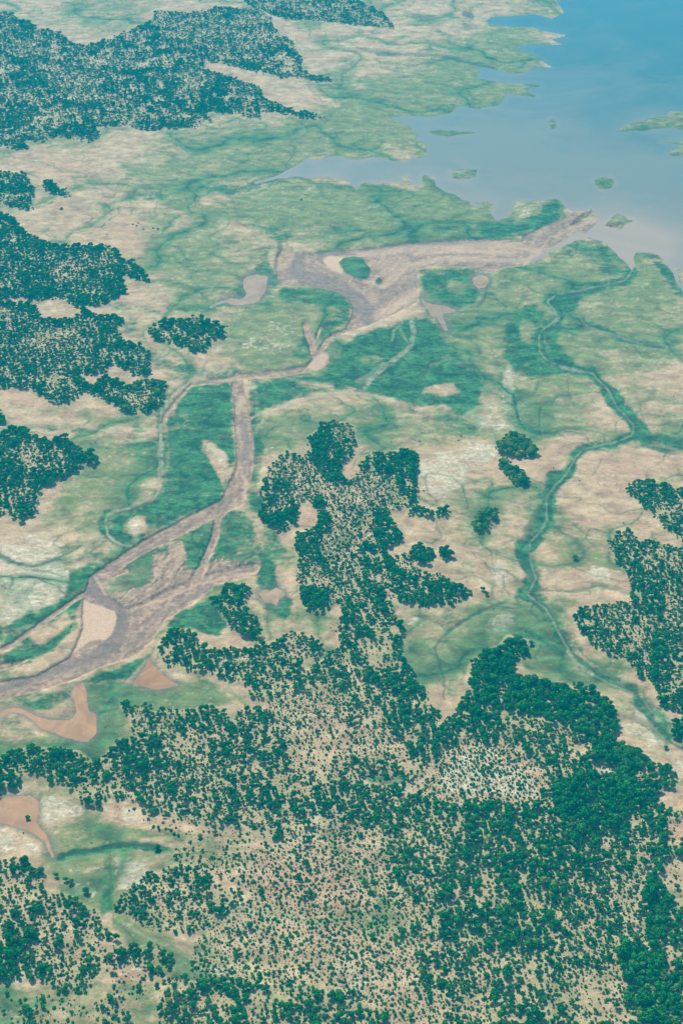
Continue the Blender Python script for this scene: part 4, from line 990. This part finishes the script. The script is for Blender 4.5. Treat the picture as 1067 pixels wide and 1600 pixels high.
# hand-surveyed lone trees and shrubs, each with a label of its own
LONE_T = [(897, 877, 4.6, 'lone dark green tree on the bare pinkish ground east of the right-hand stream'),
          (44, 1281, 3.2, 'small dark tree standing on an islet in the orange-brown pond'),
          (754, 926, 4.0, 'upper tree of the isolated pair on pale soil east of the central wood tip'),
          (759, 933, 3.6, 'lower tree of the isolated pair on pale soil east of the central wood tip'),
          (829, 1011, 3.6, 'small tree touching the white patch beside the hooked wood tip'),
          (722, 1097, 3.4, 'lone tree in the grassy gap left of the hooked wood'),
          (715, 1116, 4.6, 'larger lone tree just below another at the mouth of the grassy gap'),
          (218, 1548, 3.6, 'lone tree standing on the smooth bare clearing in the lower left'),
          (136, 1398, 4.2, 'tree standing on the bright white soil patch beside the green gully'),
          (247, 1329, 4.4, 'dark tree at the eastern end of the dark green reed strip'),
          (275, 1343, 3.2, 'small lone tree just past the eastern end of the dark green reed strip'),
          (89, 1373, 3.2, 'small tree heading a short row on pale soil near the lower left wood'),
          (104, 1380, 3.4, 'second tree of a short row on pale soil near the lower left wood'),
          (112, 1384, 3.6, 'third tree of a short row on pale soil near the lower left wood'),
          (1057, 1391, 3.8, 'lone tree in the yellowish bare field at the right edge'),
          (313, 1311, 3.2, 'small lone tree on sand at the south edge of the large wood'),
          (337, 1305, 3.0, 'small lone tree beside the sandy path south of the large wood'),
          (1039, 1173, 3.0, 'small tree growing right beside the pale stream bed at the right'),
          (199, 1105, 5.0, 'tree at the northern tip of the large wood above the grassy pond meadow'),
          (12, 1556, 3.0, 'small tree on pale soil near the left edge below the south-west wood')]
LONE_S = [(208, 355, 2.2, 'first dark bush of a scattered row on the pinkish flat at upper left'), (214, 357, 2.6, 'second dark bush of a scattered row on the pinkish flat at upper left'),
          (217, 353, 2.2, 'highest dark bush of a scattered row on the pinkish flat at upper left'), (225, 363, 2.2, 'lowest dark bush in the middle of a scattered row on the pinkish flat'),
          (240, 361, 2.4, 'dark bush starting the eastern half of a scattered row on the pinkish flat'), (247, 363, 3.0, 'largest eastern bush of a scattered row on the pinkish flat'),
          (97, 331, 4.2, 'dark low thicket standing alone on grass below the small left grove'), (471, 316, 3.0, 'dark bush alone on the grassland south of the long lake arm'),
          (355, 515, 2.2, 'small bush just off the eastern corner of the diamond-shaped grove'), (353, 532, 1.6, 'tiny bush under the eastern corner of the diamond-shaped grove'),
          (720, 686, 2.0, 'dark bush on greenish flat north of the white salt patch'), (716, 693, 1.6, 'smaller dark bush paired with another north of the white salt patch'), (655, 694, 1.5, 'tiny dark bush on grey-green flat above the central wood'),
          (661, 771, 1.6, 'small dark bush on bare soil east of the central wood'), (112, 982, 1.5, 'small dark bush on the green bank beside the pale sandbar'), (43, 1002, 1.5, 'small dark bush between the two lower river channels'),
          (20, 1038, 1.5, 'small dark bush on the pinkish bank near the left edge'), (525, 990, 1.7, 'small dark bush on bare soil west of the central wood trunk')]

tz = ground_z(tx, ty); sz = ground_z(sxx, syy)
# no woodland tree in water or river
ok = (sample(LAKE, tpx, tpy) < -2) & (sample(RIV, tpx, tpy) < 0) & (sample(POND, tpx, tpy) < 0)
tx, ty, tpx, tpy, trad, tvar, trot, thgt, tz, td, tst = [a[ok] for a in (tx, ty, tpx, tpy, trad, tvar, trot, thgt, tz, td, tst)]
ok = (sample(LAKE, spx, spy) < -2) & (sample(RIV, spx, spy) < 0) & (sample(POND, spx, spy) < 0)
sxx, syy, spx, spy, srad, sz = [a[ok] for a in (sxx, syy, spx, spy, srad, sz)]
qx, qy = to_survey(tx, ty)
score = trad / np.hypot(np.hypot(tx, ty), H)
score = np.where((qx > 4) & (qx < W0 - 4) & (qy > 2) & (qy < H0 - 8), score, 0)
order = np.argsort(-score)
N_T = 300 - len(LONE_T)
ind, rest = order[:N_T], order[N_T:]
ux, uy = to_survey(sxx, syy)
s_score = srad / np.hypot(np.hypot(sxx, syy), H)
# shrubs under a crown do not show
s_score = np.where((ux > 4) & (ux < W0 - 4) & (uy > 2) & (uy < H0 - 6) & (sample(DEN, ux, uy) < .4), s_score, 0)
s_ord = np.argsort(-s_score)
N_S = 300 - len(LONE_S)
s_ind, s_rest = s_ord[:N_S], s_ord[N_S:]

PLACES = [(1040, 1560, 'in the densest wood at the lower right corner'), (1015, 1480, 'in the dense belt beside the sandy gap, lower right'), (1050, 1460, 'on the strip of wood along the right edge'),
          (920, 1560, 'in the open speckled wood right of bottom centre'), (930, 1450, 'around the sandy glade in the lower right wood'), (830, 1560, 'in the thick wood right of the small sandy bay at the bottom'), (780, 1580, 'beside the small sandy bay at the bottom edge'),
          (830, 1460, 'in the dense clumps of the lower right wood'), (720, 1550, 'in the sparse scrub right of the bottom centre'), (630, 1560, 'in the pale thin scrub at the bottom centre'), (700, 1440, 'between pale scrub and dense wood, lower centre right'),
          (540, 1580, 'in the dense tongue of wood at the bottom centre'), (450, 1570, 'in the dense belt at the bottom, left of centre'), (350, 1575, 'in the belt along the bottom edge, lower left'), (270, 1570, 'where the bottom belt meets the lower left clearing'),
          (190, 1590, 'at the foot of the bare clearing in the lower left'), (230, 1500, 'in the grove above the bare lower left clearing'), (150, 1480, 'on the eastern fringe of the lower left wood'), (60, 1490, 'in the heart of the lower left wood'),
          (30, 1400, 'in the northern half of the lower left wood'), (220, 1420, 'on the western rim of the round speckled grove'), (320, 1400, 'on the eastern side of the round speckled grove'), (350, 1460, 'on the southern side of the round speckled grove'),
          (430, 1500, 'on the whitish thin scrubland in the lower centre left'), (600, 1420, 'on the reddish thin scrubland near the lower centre'), (520, 1400, 'on bare rusty soil near the lower centre'), (780, 1340, 'in the dense wood below the whitish clearing'),
          (900, 1330, 'in the closed canopy right of the whitish clearing'), (980, 1340, 'in the dense wood near the small bare field at the right'), (950, 1250, 'in the wood south of the pale valley at the right'), (760, 1230, 'around the whitish clearing right of centre'),
          (900, 1160, 'in the rounded upper wood right of centre'), (650, 1330, 'in the open wood below the centre'), (40, 1580, 'at the lower left corner'), (1050, 1300, 'beside the small bare field at the right edge'),
          (620, 1180, 'in the wood below the centre near the grassy glade'), (300, 1200, 'in the large wood left of the centre'), (100, 1200, 'in the wood between the two orange ponds'), (860, 1400, 'in the thick middle of the lower right wood'), (760, 1490, 'on the edge of the sandy track in the lower right scrub'),
          (970, 1400, 'on the sandy glade edge beneath the closed canopy at right'), (400, 1400, 'on the thin scrub between the round grove and the rusty soil'), (880, 1520, 'on the sandy side of the lower right wood'), (560, 1500, 'on grey-white scrubland below the rusty soil')]
PL = np.array([(p[0], p[1]) for p in PLACES], float)

def where(px, py):
    return PLACES[int(np.argmin(((PL - [px, py]) ** 2).sum(1)))][2]

def make_tree(x, y, z, r, hs, var, rot, label, group, st=1.0):
    root = bpy.data.objects.new('tree', None)
    root.empty_display_size = 1.0
    root.location = (x, y, z); root.rotation_euler = (0, 0, rot); root.scale = (r * st, r / st ** .7, r * hs)
    root['label'] = label; root['category'] = 'tree'
    if group: root['group'] = group
    col.objects.link(root)
    c = bpy.data.objects.new('crown', (CROWNS + YOUNG)[var]); c.parent = root; col.objects.link(c)
    t = bpy.data.objects.new('trunk', TRUNKS[var % 2]); t.parent = root; col.objects.link(t)
    return root, c, t

protos = {}
for (a, b, r, lab) in LONE_T:
    x, y = to_ground(a, b)
    v = int(rg.integers(0, 6))
    make_tree(x, y, float(ground_z(x, y)) - .1, r, rg.uniform(.9, 1.1), v, rg.uniform(0, 6), lab, 'lone trees on open ground')
vals = trad[ind]
q1, q2 = np.quantile(vals, .33), np.quantile(vals, .72)
for i in ind:
    v = int(tvar[i])
    size = 'big' if trad[i] > q2 else ('middling' if trad[i] > q1 else 'smaller')
    tone = 'yellow-green' if v > 5 else 'dark green'
    lab = f"{size} {SHAPES[v]} {tone + ' ' if v > 5 else ''}tree {where(qx[i], qy[i])}"
    lab = ' '.join(lab.replace('-', ' ').split()[:16]) if len(lab.replace('-', ' ').split()) > 16 else lab
    _, c, t = make_tree(tx[i], ty[i], tz[i] - .1, trad[i], thgt[i], v, trot[i], lab, 'trees of the savanna woods', tst[i])
    protos.setdefault(v, (c, t))
for v in range(8):
    if v not in protos:
        j = [k for k in rest[:3000] if tvar[k] == v and score[k] > 0][:1]
        for k in j:
            tone = 'yellow-green' if v > 5 else 'dark green'
            _, c, t = make_tree(tx[k], ty[k], tz[k] - .1, trad[k], thgt[k], v, trot[k], f'{SHAPES[v]} {tone} tree {where(qx[k], qy[k])}', 'trees of the savanna woods')
            protos[v] = (c, t)
            rest = rest[rest != k]

def make_shrub(x, y, z, r, v, lab, group):
    o = bpy.data.objects.new('shrub', SHRUBS[v])
    o.location = (x, y, z - .05); o.scale = (r, r, r * rg.uniform(.8, 1.1)); o.rotation_euler = (0, 0, rg.uniform(0, 6))
    o['label'] = lab; o['category'] = 'shrub'; o['group'] = group
    col.objects.link(o)
    return o
for (a, b, r, lab) in LONE_S:
    x, y = to_ground(a, b)
    make_shrub(x, y, float(ground_z(x, y)), r, int(rg.integers(0, 3)), lab, 'lone bushes on open ground')
sproto = {}
sm = np.median(srad[s_ind])
for i in s_ind:
    v = int(rg.integers(0, 3))
    lab = f"{'tall' if srad[i] > sm else 'low'} {['three-lobed', 'rounded', 'narrow'][v]} shrub {where(ux[i], uy[i])}"
    sproto.setdefault(v, make_shrub(sxx[i], syy[i], sz[i], srad[i], v, lab, 'shrubs scattered through the thin woodland'))

def scatter(name, P, scale3, rotz, var, layers, label):
    """one 'stuff' object: points that carry the many further plants, instanced by geometry nodes"""
    me = bpy.data.meshes.new(name)
    me.vertices.add(len(P)); me.vertices.foreach_set('co', P.astype(np.float32).ravel())
    a = me.attributes.new('plant_scale', 'FLOAT_VECTOR', 'POINT'); a.data.foreach_set('vector', scale3.astype(np.float32).ravel())
    a = me.attributes.new('plant_turn', 'FLOAT', 'POINT'); a.data.foreach_set('value', rotz.astype(np.float32))
    a = me.attributes.new('plant_kind', 'INT', 'POINT'); a.data.foreach_set('value', var.astype(np.int32))
    o = bpy.data.objects.new(name, me); col.objects.link(o)
    o['kind'] = 'stuff'; o['label'] = label
    ng = bpy.data.node_groups.new(name + '_nodes', 'GeometryNodeTree')
    ng.interface.new_socket('Geometry', in_out='INPUT', socket_type='NodeSocketGeometry')
    ng.interface.new_socket('Geometry', in_out='OUTPUT', socket_type='NodeSocketGeometry')
    gi = ng.nodes.new('NodeGroupInput'); go = ng.nodes.new('NodeGroupOutput'); fin = ng.nodes.new('GeometryNodeJoinGeometry')
    def named(nm, dt):
        n = ng.nodes.new('GeometryNodeInputNamedAttribute'); n.data_type = dt; n.inputs['Name'].default_value = nm
        return next(s for s in n.outputs if s.enabled and s.name == 'Attribute')
    for objs_by_kind in layers:
        for k, ob in objs_by_kind.items():
            cmp_ = ng.nodes.new('FunctionNodeCompare'); cmp_.data_type = 'INT'; cmp_.operation = 'EQUAL'
            ints = [s for s in cmp_.inputs if s.type == 'INT']
            ng.links.new(named('plant_kind', 'INT'), ints[0]); ints[1].default_value = k
            io = ng.nodes.new('GeometryNodeInstanceOnPoints')
            oi = ng.nodes.new('GeometryNodeObjectInfo'); oi.inputs['Object'].default_value = ob; oi.inputs['As Instance'].default_value = True
            oi.transform_space = 'ORIGINAL'
            cx = ng.nodes.new('ShaderNodeCombineXYZ'); ng.links.new(named('plant_turn', 'FLOAT'), cx.inputs[2])
            ng.links.new(gi.outputs[0], io.inputs['Points']); ng.links.new(cmp_.outputs[0], io.inputs['Selection'])
            ng.links.new(oi.outputs['Geometry'], io.inputs['Instance'])
            ng.links.new(cx.outputs[0], io.inputs['Rotation']); ng.links.new(named('plant_scale', 'FLOAT_VECTOR'), io.inputs['Scale'])
            ng.links.new(io.outputs[0], fin.inputs[0])
    ng.links.new(fin.outputs[0], go.inputs[0])
    md = o.modifiers.new('plants', 'NODES'); md.node_group = ng
    return o

rr = rest
scatter('woodland', np.stack([tx[rr], ty[rr], tz[rr] - .1], 1), np.stack([trad[rr] * tst[rr], trad[rr] / tst[rr] ** .7, trad[rr] * thgt[rr]], 1), trot[rr], tvar[rr],
        [{k: v[0] for k, v in protos.items()}, {k: v[1] for k, v in protos.items()}], 'dark green savanna woodland covering the slopes between the grassy valleys')
rr = s_rest
scatter('scrub', np.stack([sxx[rr], syy[rr], sz[rr] - .05], 1), np.repeat(srad[rr][:, None], 3, 1), rg.uniform(0, 6.283, len(rr)), rg.integers(0, 3, len(rr)),
        [sproto], 'speckled low scrub between the trees and on bare soil')
print('trees', len(tx), 'shrubs', len(sxx), 'verts', len(VERT))

# ------------------------------------------------------------------ haze: one closed box of even pale air
xm = float(np.abs(X).max()) + 50; y0 = float(ys[0]) - 50; y1 = float(ys[-1]) + 50
z0, z1 = float(h.min()) - 1.0, H + 20.0
me = bpy.data.meshes.new('haze')
me.from_pydata([(a, b, c) for c in (z0, z1) for a, b in ((-xm, y0), (xm, y0), (xm, y1), (-xm, y1))], [],
               [(3, 2, 1, 0), (4, 5, 6, 7), (0, 1, 5, 4), (1, 2, 6, 5), (2, 3, 7, 6), (3, 0, 4, 7)])
hz = bpy.data.materials.new('blue_air'); hz.use_nodes = True
nt = hz.node_tree; nt.nodes.remove(nt.nodes['Principled BSDF'])
pv = nt.nodes.new('ShaderNodeVolumePrincipled')
pv.inputs['Color'].default_value = HAZE_COLOR
pv.inputs['Density'].default_value = HAZE_DENSITY
pv.inputs['Anisotropy'].default_value = 0.0
nt.links.new(pv.outputs[0], nt.nodes['Material Output'].inputs['Volume'])
me.materials.append(hz)
ho = bpy.data.objects.new('haze', me); col.objects.link(ho); ho['kind'] = 'stuff'
